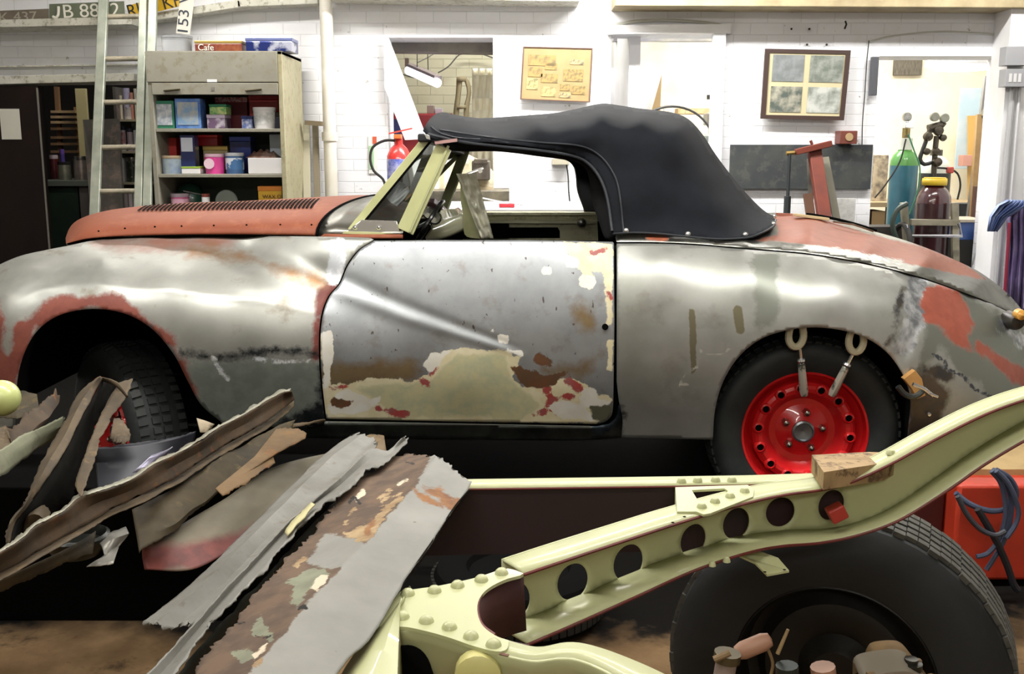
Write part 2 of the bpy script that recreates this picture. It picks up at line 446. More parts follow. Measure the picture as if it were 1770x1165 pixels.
red_l = [[(722,655),(740,650),(742,668),(728,666)], ('line', 3, [(757,622),(750,640),(744,652)]), ('line', 5, [(655,706),(680,714),(705,714)]), ('line', 4, [(945,700),(960,688),(985,684)]), ('line', 8, [(985,660),(1000,670)]),
         ('line', 5, [(945,674),(950,684)]), ('line', 4, [(925,718),(940,712)]), ('line', 5, [(1025,436),(1045,432)]), ('line', 3, [(1050,505),(1056,516)]), ('line', 2.5, [(572,672),(600,668)]), ('line', 3, [(952,706),(960,714)])]
brown_l = [[(575,690),(600,694),(612,690),(608,700),(585,706),(570,700)], [(882,636),(900,632),(940,650),(985,640),(960,664),(930,670),(910,670),(896,656)], ('line', 8, [(930,618),(948,626)])]
grey_l = [[(1018,702),(1058,702),(1056,722),(1040,732),(1024,722)]]
rust_f = [('line', 16, [(570,650),(640,646),(700,644)]), ('line', 12, [(940,640),(1000,640),(1040,610)]), ('line', 9, [(1005,540),(1020,560)])]
door_m = patch_mat('bare steel door with old paint', 'abafb2', [
    LR('rust', '8a7458', '93805f', .5, .6, 20, 5, 12), LR('cream', 'd9cfa8', 'e2dabb', .5, 0, 5, 26, .8), LR('green', 'b4b898', 'c8c29a', .5, 0, 12, 9, 3.5),
    LR('red', 'a84440', '9c5a58', .55, 0, 6, 30, 1.4), LR('white', 'e0dccf', 'e6e4dc', .55, 0, 4, 26, .7), LR('brown', '6d482e', '5f4630', .6, .1, 5, 22, 1), LR('grey', '6a6a58', None, .5, .3, 4, 20, 1)],
    rough=.47, metal=.68, base2='979b9e', blotch=('77674c', 6, .56, .45), speck=('4a3a2c', 60, .70))
door = skin('door', door_out, side_f, door_m, car, attrs={'rust': rust_f, 'cream': cream_l, 'green': green_l, 'red': red_l, 'white': white_l, 'brown': brown_l, 'grey': grey_l}, mirror=None, step=4.5)
skin('door', door_out, side_f, door_m, car, step=12, attrs={'rust': rust_f})
# the twin on the far side
far = [o for o in C.objects if o.name == 'door.001'][0]
vv = far.data.vertices
for v in vv: v.co.y = -v.co.y
far.location.y = 2*YC - WO['door.001'].y - WO[car.name].y
far.data.flip_normals()
c = P(1046, 565, float(side_f([(1046, 565)])[0]) - .002)
MB().lathe([(.0115, -.004), (.0115, .004)], 16, c, 'Y').build('lock_hole', dark_in, door)
# --- rear quarter
arch_r = sm([(1232,760),(1236,708),(1250,660),(1276,618),(1312,588),(1356,572),(1405,566),(1455,571),(1500,586),(1536,612),(1562,650),(1574,690),(1570,740),(1566,790)], 6)
seam = sm([(1066,421),(1130,421),(1200,424),(1300,432),(1400,441),(1500,458),(1600,484),(1700,521),(1765,551),(1830,600)], 8)
q_out = seam + lin([(1830,600),(1840,700),(1800,800),(1566,800)], 12)[1:-1] + arch_r[::-1] + lin([(1232,760),(1150,758),(1074,756)], 8)[1:] + sm([(1074,756),(1076,725),(1070,695),(1066,660)], 6)[1:] + lin([(1066,650),(1066,421)], 8)[1:-1]
q_m = patch_mat('bare steel rear quarter', 'afb0ac', [
    LR('film', '8b8f86', None, .5, .8, 14, 6, 5), LR('prim', '9c5241', '924a39', .5, 0, 8, 9, 3.5), LR('lead', 'd2d5d8', '85898e', .4, .7, 10, 16, 3), LR('burn', '5b5349', '4a4a4c', .5, .7, 9, 14, 4),
    LR('dark', '63584c', '55504a', .5, .6, 10, 8, 5), LR('stain', '77715a', None, .55, .5, 3, 10, 1), LR('scr', '50555c', None, .5, .7, 3, 60, 1), LR('chalk', 'b5b3a8', None, .6, .3, 2, 40, .8)],
    rough=.46, metal=.68, base2='a0a39b', blotch=('80796a', 6, .57, .4))
rw = skin('rear_wing', q_out, side_f, q_m, car, attrs={
    'film': [[(1305,436),(1345,440),(1352,500),(1340,560),(1310,560),(1300,500)], [(1640,500),(1830,600),(1830,760),(1720,700),(1620,600),(1600,640),(1640,690),(1610,720),(1575,690),(1600,560)]],
    'prim': [[(1592,500),(1625,492),(1660,505),(1676,530),(1680,560),(1672,600),(1650,598),(1622,565),(1592,558)], [(1640,560),(1672,560),(1680,610),(1655,600)], [(1690,588),(1730,612),(1800,660),(1760,665),(1712,628),(1686,606)]],
    'lead': [('line', 15, [(1590,475),(1578,520),(1580,560),(1560,600)]), ('line', 9, [(1735,560),(1750,575),(1768,590)])],
    'burn': [('line', 5, [(1560,500),(1552,540),(1548,575),(1532,596)]), ('line', 10, [(1600,640),(1640,650)]), ('line', 5, [(1068,700),(1078,720),(1072,745)])],
    'dark': [[(1575,640),(1620,650),(1640,680),(1620,760),(1566,760)]],
    'stain': [[(1192,532),(1200,536),(1204,570),(1204,640),(1196,646),(1192,600)], ('line', 8, [(1275,535),(1280,570)])],
    'scr': [('line', 2.5, [(1612,612),(1630,622),(1640,640),(1662,648),(1685,672),(1720,690)])],
    'chalk': [('line', 1.6, [(1200,600),(1212,606),(1205,636),(1190,640),(1172,668),(1190,664)]), ('line', 1.5, [(1222,612),(1245,614),(1262,602)])]}, mirror=YC, step=5.5)
MB().lathe([(.0, 0), (.006, .001), (.008, .006)], 12, P(1607, 717, 3.70), 'Y').build('grease_nipple', chrome, rw)
# --- sill
sill_out = lin([(470,742),(564,728),(800,732),(1030,737),(1052,733)], 8) + sm([(1052,733),(1064,722),(1070,700),(1076,720),(1078,757)], 5)[1:] + lin([(1078,757),(1000,762),(760,760),(520,757),(470,757)], 8)[1:-1]
sill_m = patch_mat('dark steel sill', '7c807c', [LR('burn', '2c3540', '49555f', .4, .8, 6, 20, 3)], rough=.4, base2='484b48')
skin('sill', sill_out, lambda V: side_f(V) + .012, sill_m, car, attrs={'burn': [('line', 9, [(1030,742),(1055,734),(1070,708)])]}, mirror=YC, step=6)
MB().tube([P(x, y, float(side_f([(x, y)])[0]) + .004) for x, y in lin([(566,729.5),(800,733),(1020,737)], 12)], .0022, 6).build('sill_lip', mat('bright sill lip', 'cfd2cc', .3, .6), car)
# dark inner shell seen in the shut lines and behind the arches
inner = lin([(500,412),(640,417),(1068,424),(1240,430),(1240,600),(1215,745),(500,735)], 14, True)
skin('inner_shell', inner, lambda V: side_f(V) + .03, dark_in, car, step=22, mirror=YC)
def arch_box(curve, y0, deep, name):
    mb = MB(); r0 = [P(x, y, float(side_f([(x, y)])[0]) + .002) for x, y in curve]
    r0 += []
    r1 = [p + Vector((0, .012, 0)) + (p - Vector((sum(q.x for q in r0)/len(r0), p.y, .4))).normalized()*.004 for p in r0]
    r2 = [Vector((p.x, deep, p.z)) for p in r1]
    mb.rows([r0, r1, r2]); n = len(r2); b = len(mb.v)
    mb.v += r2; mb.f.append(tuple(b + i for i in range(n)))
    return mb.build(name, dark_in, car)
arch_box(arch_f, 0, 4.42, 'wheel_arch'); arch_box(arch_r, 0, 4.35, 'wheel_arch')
mb = MB()
mb.span(-1.55, 1.75, 3.98, 5.05, .34, .44); mb.span(-1.2, 1.0, 3.92, 4.02, .30, .44); mb.span(-1.2, 1.0, 5.02, 5.12, .30, .44)
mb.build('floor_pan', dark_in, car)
mb = MB(); mb.span(-.25, .95, 3.90, 3.94, .36, .41); mb.build('outrigger', mat('dusty underside', '8a7a62', .8), car)
# --- bonnet
lip = sm([(114,421,4.18),(122,419,4.14),(150,413,4.11),(200,408.5,4.09),(300,405.5,4.06),(430,405,4.0),(545,407.5,3.965)], 8)
top = sm([(113,412,4.42),(118,398,4.5),(130,383,YC),(160,370,YC),(210,360,YC),(300,352,YC),(400,349,YC),(520,343,YC),(600,339,YC),(648,338,YC)], 8)
NB = 90
lipw = resample([P(*p) for p in lip], NB); topw = resample([P(*p) for p in top], NB)
def bonnet(i, phi, lift=0.):
    a, b = lipw[i], topw[i]; s_, c_ = math.sin(phi), 1 - math.cos(phi)
    k = s_ ** .95
    return Vector((a[0] + (b[0]-a[0])*c_, a[1] + (b[1]-a[1])*c_, a[2] + (b[2]-a[2])*k + lift))
rows = []
for j in range(25):
    ph = PI/2 * j / 24
    rows.append([bonnet(i, ph) for i in range(NB)])
mb = MB(); full = rows + [[Vector((p.x, 2*YC - p.y, p.z)) for p in r] for r in rows[-2::-1]]
mb.rows(full)
bon = mb.build('bonnet', primer, car, solid=.002, sharp=60, recalc=False)
# nose cap closing the front of the bonnet
mb = MB(); nose = [r[0] for r in full]; low = [p + Vector((.03, 0, -.06)) for p in nose]; mb.rows([nose, low]); mb.build('grille_surround', dull_chrome, car, solid=.01)
mb = MB(); mb.rows([[p + Vector((.015, .012, -.004)) for p in [Vector(q) for q in lipw]], [Vector(q) + Vector((.015, .03, -.03)) for q in lipw]])
mb.build('bonnet_seal', dark_in, car, solid=.004)
# louvres
slots, lips = MB(), MB()
for k in range(42):
    u = k / 41.; x = 243 + u * 302; ya, yb = 366 - 4.5*u, 355.5 - 10.5*u
    i0 = None
    # station whose mid-slot projects to x
    best = 1e9
    for i in range(5, NB - 2):
        q = proj(bonnet(i, 1.05)); e = abs(q[0] - x)
        if e < best: best = e; i0 = i
    def phi_at(i, yt):
        lo, hi = .3, 1.45
        for _ in range(18):
            m_ = (lo + hi)/2
            if proj(bonnet(i, m_))[1] > yt: lo = m_
            else: hi = m_
        return lo
    q0 = proj(bonnet(i0, 1.05))[0]; q1 = proj(bonnet(i0+1, 1.05))[0]; fr = (x - q0) / (q1 - q0)
    dx = (bonnet(i0+1, 1.) - bonnet(i0, 1.)) * fr
    f0, f1 = phi_at(i0, ya), phi_at(i0, yb)
    pts = [bonnet(i0, f0 + (f1-f0)*t) + dx for t in (0, .25, .5, .75, 1)]
    lean = Vector(((15 - (proj(pts[-1])[0] - proj(pts[0])[0])) * pts[2].y / FPX, 0, 0))
    pts = [p + lean*(t-.5) for p, t in zip(pts, (0, .25, .5, .75, 1))]
    A = [p + Vector((-.0042, -.002, .0045)) for p in pts]; B = [p + Vector((.0042, -.002, .0045)) for p in pts]
    slots.rows([A, B])
    L1 = [p + Vector((.0055, -.001, .001)) for p in pts]; L2 = [p + Vector((.008, -.0015 if 0 < n_ < 4 else 0, .003 if 0 < n_ < 4 else .001)) for n_, p in enumerate(pts)]; L3 = [p + Vector((.011, -.001, .001)) for p in pts]
    lips.rows([L1, L2, L3])
lo = lips.build('louvre_panel', primer, bon, recalc=False); slots.build('louvre_slots', dark_in, bon, smooth=False, solid=.0008, recalc=False)
for x in (170, 218, 266, 316, 370, 428, 485, 535):
    i = min(range(NB), key=lambda i: abs(proj(bonnet(i, .25))[0] - x)); MB().lathe([(.004, -.003), (.003, .001)], 8, bonnet(i, .3) + Vector((0, -.001, 0)), 'Y').build('fixing_hole', dark_in, bon)
# --- scuttle between bonnet and windscreen
s0 = resample([full[j][NB-1] for j in range(25)], 25)
s1 = resample(tw(sm([(696,404,3.94),(700,392,4.0),(705,378,4.15),(715,366,4.3),(730,358,YC)], 5)), 25)
mb = MB(); A = [Vector(p) + Vector((.012, 0, -.001)) for p in s0]; 
rws = [[a.lerp(Vector(b), t) for a, b in zip(A, s1)] for t in (0, .2, .4, .6, .8, 1)]
fr_ = [r + [Vector((p.x, 2*YC-p.y, p.z)) for p in r[-2::-1]] for r in rws]
mb.rows(fr_)
mb.build('scuttle', patch_mat('scuttle steel', '8e8d86', [], rough=.38, base2='7a766b', blotch=('9a5a4c', 5, .5, .6)), car, solid=.002, recalc=False)
mb = MB(); mb.tube([Vector(p) + Vector((.006, -.001, .0015)) for p in s0] , .0055, 6); mb.build('bonnet_seal', dark_in, car)
mb = MB(); mb.rows([tw([(560,404,3.95),(600,405,3.93),(696,405,3.925)]), tw([(552,410,3.93),(600,411,3.925),(696,411,3.915)])]); mb.build('scuttle_lip', primer, car, solid=.01)
# --- windscreen: two cream pillars each side, glass, header, base plates
def flatbar(a, b, w, d, m, name, par=car):
    a, b = Vector(a), Vector(b); mb = MB(); dd = (b-a).normalized(); s_ = Vector((dd.z, 0, -dd.x)).normalized()*w/2; n_ = Vector((0, d, 0))
    mb.prism([a - s_, a + s_, b + s_*.9, b - s_*.9], n_); return mb.build(name, m, par, bevel=.0015)
green_m = mat('olive pillar paint', '6a6e48', .45, col2='83865c', scale=9)
for Y, m_, off in ((3.97, cream_car, 0), (4.98, green_m, 0)):
    k = Y == 3.97
    if k:
        ps = flatbar(P(607,400,Y), P(737,240,Y), .033, .03, m_, 'windscreen_pillar'); flatbar(P(618,397,Y-.004), P(745,243,Y-.004), .008, .03, dark_in, 'rubber_strip', ps)
        pq = flatbar(P(700,400,Y-.01), P(767,254,Y-.01), .066, .035, m_, 'quarterlight_pillar')
        MB().rows([[P(690+3*t, 398-3*t, Y-.014) for t in (0, 3)], [P(752, 262, Y-.014), P(757, 256, Y-.014)]])
        flatbar(P(708,402,Y-.016), P(775,252,Y-.016), .010, .02, mat('pillar shade groove', 'b3b78a', .4), 'channel_lip', pq)
    else:
        flatbar(P(694,362,Y), P(799,258,Y), .036, .02, m_, 'windscreen_pillar'); flatbar(P(764,362,Y), P(803,258,Y), .042, .02, m_, 'quarterlight_pillar')
        flatbar(P(774,362,Y), P(812,258,Y), .008, .02, mat('cream edge', 'c9cda6', .4), 'channel_lip')
glass = mat('clear glass', 'ffffff', .02, trans=1.); 
gl, nt, b = _nt('thin clear glass'); 
tr = nt.nodes.new('ShaderNodeBsdfTransparent'); gs = nt.nodes.new('ShaderNodeBsdfGlossy'); gs.inputs['Roughness'].default_value = .03; mx = nt.nodes.new('ShaderNodeMixShader'); fz = nt.nodes.new('ShaderNodeFresnel'); fz.inputs[0].default_value = 1.5
tr.inputs[0].default_value = (.9, .93, .91, 1)
nt.links.new(fz.outputs[0], mx.inputs[0]); nt.links.new(tr.outputs[0], mx.inputs[1]); nt.links.new(gs.outputs[0], mx.inputs[2]); nt.links.new(mx.outputs[0], [n for n in nt.nodes if n.type == 'OUTPUT_MATERIAL'][0].inputs[0])
thin_glass = gl
mb = MB(); mb.prism(tw([(622,392),(745,246),(756,250),(692,392)], 3.975), (0, .004, 0)); mb.build('quarterlight_glass', thin_glass, car, smooth=False)
mb = MB(); a, b, c_, d_ = P(612,398,3.99), P(740,242,3.99), P(799,262,4.98), P(694,362,4.98); nrm = (b-a).cross(d_-a).normalized()*.004
mb.prism([a, b, c_, d_], nrm); mb.build('windscreen_glass', thin_glass, car, smooth=False)
mb = MB(); mb.prism(tw([(624,380),(686,382),(690,398),(688,404),(600,401)], 3.955), (0, .012, 0)); bp_ = mb.build('windscreen_foot', chrome, car, bevel=.002)
mb = MB(); mb.prism(tw([(594,400),(690,403),(690,407),(592,404)], 3.945), (0, .03, 0)); mb.build('windscreen_gasket', cream_car, car)
for x in (614, 655):
    mb = MB(); mb.lathe([(.0095, .0), (.0095, -.004), (.006, -.008), (.006, -.011), (0, -.012)], 12, P(x, 393, 3.953), 'Y'); mb.build('screw', chrome, bp_)
hd = MB(); hd.bar(P(733,238,3.95), P(795,262,4.98), .05, .03); hd.build('windscreen_header', mat('header black', '121417', .6), car, bevel=.006)
hd = MB(); hd.prism(tw([(733,231),(742,234),(744,242),(737,240)], 3.90), (0, .02, 0)); hd.build('header_bracket', chrome, car, bevel=.001)
hd = MB(); hd.bar(P(752,247,3.95), P(790,242,3.95), .03, .012); hd.build('header_padding', mat('pink padding', 'a98580', .8), car)
# --- interior
ct = MB(); bb = P(935, 375, 4.95)
o_ = tw(lin([(800,372),(840,366),(960,366),(1032,367),(1034,416),(800,416)], 60, True), 4.95)
h_ = tw([(858,393),(964,393),(968,400),(968,412),(858,412)], 4.95)
ct.prism(o_, (0, .03, 0), [h_]); inn = ct.build('inner_door_panel', cream_int, car)
MB().bar(P(838,383,4.93), P(1030,384,4.93), .03, .012).build('inner_door_rail', mat('pale cream lip', 'd3d0b2', .4), inn)
MB().bar(P(838,369,4.94), P(1032,369,4.94), .05, .012).build('inner_door_rail', cream_int, inn)
MB().lathe([(.022, 0), (.02, -.015), (.008, -.02)], 10, P(1005, 385, 4.91), 'Y').build('door_latch', dull_chrome, inn)
ck = MB(); ck.bar(P(838,404,4.975), P(1034,404,4.975), .02, .09); ck.build('inner_door_void', dark_in, inn)
ck = MB(); ck.bar(P(716,399,4.9), P(880,399,4.9), .02, .07); ck.span(-.45, .55, 4.0, 4.96, .62, .66); ck.build('cabin_floor', dark_in, car)
# far scuttle cowl and dashboard
da = MB(); da.rows([tw(sm([(742,366,4.75),(770,362,4.75),(795,360,4.75)], 6)), tw(sm([(745,395,4.6),(775,386,4.55),(803,372,4.55)], 6)), tw(sm([(735,410,4.5),(775,404,4.5),(803,392,4.5)], 6))])
da.build('dashboard_cowl', mat('glossy cream trim', 'e9e5c4', .2, coat=.6), car, solid=.02)
mb = MB(); mb.rows([tw(sm([(730,347,4.85),(750,343,4.85),(764,352,4.85),(775,363,4.85),(793,358,4.85)], 5)), tw(sm([(728,356,4.8),(742,352,4.8),(752,365,4.8),(770,370,4.8),(793,363,4.8)], 5))]); mb.build('dashboard_trim', mat('dark maroon trim', '4c2a30', .4), car, solid=.02)
mb = MB()
for dx, dy, r_ in ((0, 0, .03), (14, 6, .026), (24, 14, .028)):
    mb.lathe([(r_, 0), (r_*1.05, -.012), (r_*.8, -.018), (0, -.016)], 14, P(728+dx, 362+dy, 4.35), 'Y', )
mb.build('instrument', chrome, car)
mb = MB(); rr = .19; cc = P(742, 372, 4.2)
mb.tube([cc + Vector((.11*math.cos(t)*.5, math.sin(t)*rr, math.cos(t)*rr*.45 - .03)) for t in [2*PI*k/28 for k in range(28)]], .009, 8, closed=True)
mb.tube([cc + Vector((0, 0, -.03)), cc + Vector((-.25, 0, -.15))], .012, 8); mb.build('steering_wheel', mat('black bakelite', '141414', .25), car)
st = MB(); st.rows([tw(sm([(600,372,4.45),(640,352,4.45),(670,345,4.45),(705,322,4.45)], 5)), tw(sm([(612,392,4.35),(650,384,4.35),(690,352,4.35),(708,330,4.35)], 5))]); st.build('windscreen_drape', mat('dusty white polythene', 'c9c4cc', .35, col2='8c8a95', scale=9), car, solid=.004)
wr = MB(); wr.prism(tw(sm([(797,312),(806,306),(818,322),(830,352),(838,385),(843,410),(820,412),(803,405),(800,370),(796,345)], 6, True), 4.25), (0, .03, 0)); wro = wr.build('loose_quarter_panel', mat('yellow green panel', 'aeb07e', .45, col2='c5c39a', scale=9), None, bevel=.002)
tag(wro, 'cream green loose panel standing in the open door behind the windscreen', 'panel')
mb = MB(); rr_ = []
for j in range(26):
    t_ = j/25.; xc = 808 + 30*t_; y = 300 + 112*t_; row = []
    for i in range(12):
        s_ = i/11.; x = xc - 16*(1-t_*.6)*(1-s_)*1.2 + 15*s_ ; row.append(P(x, y, 4.2 + .02*noise.noise(Vector((i*.5, j*.35, 2))) - .012*abs(math.sin(i*.9 + j*.13))))
    rr_.append(row)
mb.rows(rr_); tag(mb.build('polythene_wrap', mat('crumpled polythene', 'e2e0cc', .25, col2='cfcdb4', scale=9, coat=.5, bump=.4, bscale=40), solid=.001, recalc=False, sharp=0), 'crumpled clear polythene wrapped over the loose cream green panel', 'polythene')
# --- hood (soft top)
hood_f = TPS([(735,213,4.02),(748,200,4.3),(760,194,YC),(740,228,3.98),(760,225,3.98),(790,205,4.3),(830,204,YC),(780,240,3.975),(780,255,3.975),(830,222,4.1),(850,245,3.98),(930,197,YC),(930,212,4.14),(930,235,4.0),(930,262,3.97),
 (985,188,YC),(1040,179,YC),(985,205,4.15),(1040,196,4.16),(1040,215,4.06),(1040,250,4.0),(1000,270,3.97),(1110,187,YC),(1110,204,4.16),(1110,225,4.06),(1110,270,4.0),(1180,200,YC),(1175,220,4.2),(1170,245,4.08),(1160,300,4.0),
 (1215,232,YC),(1195,250,4.18),(1185,290,4.06),(1070,300,3.97),(1085,350,3.94),(1085,400,3.92),(1180,350,3.97),(1180,405,3.93),(1255,290,YC),(1235,300,4.25),(1215,320,4.08),(1300,345,YC),(1280,352,4.3),(1255,360,4.08),(1240,400,3.95),(1290,411,3.96),(1320,398,4.05),(1338,372,4.48),(1340,386,4.22)], .8)
hood_top = sm([(732,224),(738,212),(750,199),(764,194),(790,199),(830,204),(900,200),(960,195),(1000,187),(1040,179),(1070,182),(1110,188),(1160,194),(1190,206),(1215,233),(1235,264),(1260,298),(1290,334),(1318,362),(1334,372)], 6)
hood_bot = sm([(1341,380),(1338,390),(1318,402),(1290,411),(1240,413),(1190,409),(1140,404),(1096,402),(1060,404)], 6)
hood_open = sm([(1060,404),(1056,370),(1046,325),(1030,295),(1008,276),(970,263),(930,255),(880,247),(830,244),(780,243),(756,240),(738,234)], 6)
def hf(V):
    V = np.asarray(V, float); d = hood_f(V)
    d = d + .002*np.sin(V[:, 0]/17. + V[:, 1]/23.) * np.clip(pdist(V, hood_top, False)/40., 0, 1) + .002*np.sin(V[:, 0]/51. - V[:, 1]/25.)
    return np.minimum(d, YC)
hood = skin('hood', hood_top + [(1341,380)] + hood_bot[1:] + hood_open[1:-1], hf, fabric, car, mirror=YC, join=True, step=6, solid=.006)
pip = mat('hood piping', '23272d', .6)
for pts, r_ in ((sm([(740,232),(790,244),(850,252),(930,260),(990,270),(1018,284),(1038,310),(1050,345),(1058,400)], 6), .006), (sm([(760,225),(850,238),(930,246),(1000,252),(1035,268),(1058,296),(1070,330),(1078,402)], 6), .004), (sm([(745,219),(760,230),(790,238),(830,241)], 6), .003), (hood_bot, .004)):
    V = np.array(pts); W = PV(V, hf(V) - .003)
    MB().tube(W.tolist(), r_, 8).build('hood_piping', pip, hood)
lin_out = sm([(768,244),(830,246),(900,252),(960,262),(1010,280),(1034,300),(1050,335),(1060,380),(1062,412),(1046,412),(1034,380),(1022,345),(1019,315),(1012,292),(990,279),(930,270),(860,262),(800,262),(776,258)], 6, True)
skin('hood_frame', lin_out, lambda V: np.full(len(V), 4.06) + .02*np.sin(V[:, 0]/30.), mat('black hood lining', '0d0e11', .8), car, mirror=YC, step=9, solid=.02)
for x, y in ((1082,399),(1189,405),(1288,406),(1337,387),(1338,374)):
    Y = float(hf([(x, y)])[0]) - .004
    MB().lathe([(.011, .004), (.0115, -.002), (.009, -.006), (.005, -.009), (0, -.0095)], 12, P(x, y, Y), 'Y').build('turn_button', chrome, hood)
# --- rear deck and boot
deck_f = TPS([(1060,418,3.875),(1200,421,3.875),(1300,429,3.885),(1400,438,3.9),(1500,454,3.91),(1600,480,3.95),(1700,517,4.07),(1765,547,4.2),
 (1060,405,3.93),(1190,409,3.95),(1290,413,3.97),(1300,395,4.15),(1340,372,YC),(1400,373,YC),(1440,381,YC),(1500,398,YC),(1560,414,YC),(1620,436,YC),(1680,464,YC),(1730,499,YC),(1768,535,YC),(1400,410,4.05),(1500,425,4.08),(1600,450,4.13),(1700,493,4.25),(1400,390,4.25),(1500,410,4.28),(1600,440,4.3)], .5)
deck_lo = [(x, y-3) for x, y in sm([(1066,421),(1130,421),(1200,424),(1300,432),(1400,441),(1500,458),(1600,484),(1700,521),(1765,551)], 8)]
deck_up = sm([(1770,540),(1752,518),(1730,497),(1705,478),(1680,463),(1620,436),(1560,414),(1500,397),(1440,380),(1400,372),(1350,368),(1320,368)], 7)
deck_m = patch_mat('rear deck steel and primer', '95968f', [LR('prim', '93533b', '8a4b34', .5, 0, 3, 14, 1.5), LR('weld', 'c4c6c2', '8a8c88', .3, 1, 6, 40, 2)], rough=.36, base2='7c7d78')
deck = skin('rear_deck', deck_lo + lin([(1768,548),(1770,540)], 5)[1:] + deck_up[1:] + lin([(1310,380),(1270,398),(1180,402),(1066,402),(1064,410)], 8), lambda V: np.minimum(deck_f(V), YC), deck_m, car,
     attrs={'prim': [[(1290,420),(1345,405),(1338,360),(1400,373),(1500,403),(1600,428),(1660,452),(1706,484),(1690,482),(1600,462),(1500,438),(1400,424),(1330,416)], ('line', 5, [(1120,410),(1150,412)])],
            'weld': [('line', 3, [(1300,424),(1380,428),(1440,432),(1500,442),(1560,454)])]}, mirror=YC, join=True, step=5.5)
V = np.array(sm([(1372,373),(1400,374),(1440,381),(1480,391),(1515,402)], 5)); W = PV(V, np.full(len(V), 4.46))
MB().tube([Vector(p) + Vector((0, 0, .008)) for p in W[4:]], .006, 8).build('boot_seal', dark_in, deck)
MB().bar(P(1372,371,4.44), P(1432,379,4.44), .03, .012).build('boot_batten', mat('pale timber batten', 'c9b48a', .7), deck, bevel=.002)
# the boot lid edge lifted a little at the far side
MB().tube([p - Vector((0, -.0, .0)) for p in tw([(1440,383,4.38),(1475,388,4.38),(1510,400,4.38)])], .004, 6).build('boot_lid_edge', dull_chrome, deck)
tl = MB(); tl.lathe([(.036, .06), (.034, .0), (.026, -.02), (.0, -.024)], 20, P(1756, 556, 4.0), 'Y'); tlo = tl.build('tail_lamp', mat('dark lamp bowl', '2b2622', .4), car)
tl = MB(); tl.lathe([(.022, .02), (.020, -.01), (.0, -.02)], 18, P(1764, 544, 3.97), 'Y'); tl.build('amber_lens', mat('amber lens', 'd9a04a', .25, coat=.5), tlo)
# --- wheels
def wheel(cx, name='tyre'):
    """wheel with its outer face toward -Y, centred at the origin"""
    M0 = []
    ro = .358
    prof = [(.232, .0), (.236, -.012), (.262, -.026), (.30, -.034), (.325, -.030), (.343, -.016), (.353, .002), (ro, .02), (ro, .13), (.350, .155), (.32, .185), (.26, .18), (.232, .155)]
    mb = MB(); mb.lathe(prof, 72, (0, 0, 0), 'Y', cap=False)
    for k in range(60):          # shoulder tread blocks
        t = 2*PI*k/60
        for (rr_, yy, w_) in ((.3515, .004, .012), (.357, .05, .02), (.357, .09, .02), (.352, .15, .02)):
            mb.box((rr_*math.cos(t), yy, rr_*math.sin(t)), (.016, .03 if yy > .01 else .034, .024), Euler((0, -t, 0)).to_matrix() @ Euler((0, 0, -.35 if yy < .01 else 0)).to_matrix())
    return mb
def rim():
    mb = MB()
    prof = [(.234, .03), (.240, -.006), (.236, -.014), (.228, -.012), (.224, .004), (.221, .016), (.208, .030), (.200, .050), (.196, .055), (.192, .014), (.182, .002), (.170, -.003), (.156, .0), (.146, .012), (.138, .028), (.124, .042), (.10, .044), (.085, .038), (.06, .030), (.042, .024), (.038, .022), (.036, .05)]
    mb.lathe(prof, 72, (0, 0, 0), 'Y', cap=False); return mb
def make_wheel(center, rz, roll):
    M = Euler((0, 0, rz)).to_matrix() @ Euler((0, roll, 0)).to_matrix()
    c = Vector(center)
    def put(mb, name, m, par, **kw):
        mb.v = [M @ v + c for v in mb.v]; return mb.build(name, m, par, **kw)
    t = put(wheel(0), 'tyre', black_rub, car, sharp=40)
    rg = rim()
    for k in range(14):
        a = 2*PI*k/14 + .1; q = Vector((.172*math.cos(a), 0, .172*math.sin(a)))
        h1 = MB(); h1.lathe([(.0118, .0), (.0118, -.0048), (.0, -.0046)], 14, q, 'Y'); put(h1, 'rim_hole', dark_in, t); rg.lathe([(.024, .003), (.020, -.006), (.0145, -.0085), (.0118, -.003)], 16, q, 'Y', cap=False)
    put(rg, 'wheel_rim', red_paint, t, sharp=25)
    hb = MB(); hb.lathe([(.042, .03), (.042, .012), (.035, .008), (.032, .016), (.0, .020)], 24, (0, 0, 0), 'Y'); put(hb, 'hub_cap', mat('hub metal', 'a5aab0', .3, .8, col2='6a6e72', scale=6), t)
    for k in range(5):
        a = 2*PI*k/5 + 1.62; q = Vector((.073*math.cos(a), .03, .073*math.sin(a))); nb = MB(); nb.lathe([(.0155, .01), (.015, -.012), (.010, -.022), (0, -.026)], 6, q, 'Y'); put(nb, 'wheel_nut', dull_chrome, t)
    dr = MB(); dr.lathe([(.02, .05), (.13, .05), (.13, .12), (.0, .12)], 24, (0, 0, 0), 'Y'); put(dr, 'brake_drum', dark_in, t)
    return t
make_wheel(P(1390, 748, 3.80), math.radians(-3), .2)
make_wheel(P(192, 752, 3.98), math.radians(-49), .5)
for X_ in (P(1390, 748, 3.80).x, P(192, 752, 3.98).x):
    mb = MB(); mb.lathe([(.2, .0), (.235, -.012), (.32, -.03), (.36, .02), (.36, .13), (.32, .18), (.2, .17)], 48, (X_, 5.08, .358), 'Y'); mb.build('tyre', black_rub, car)
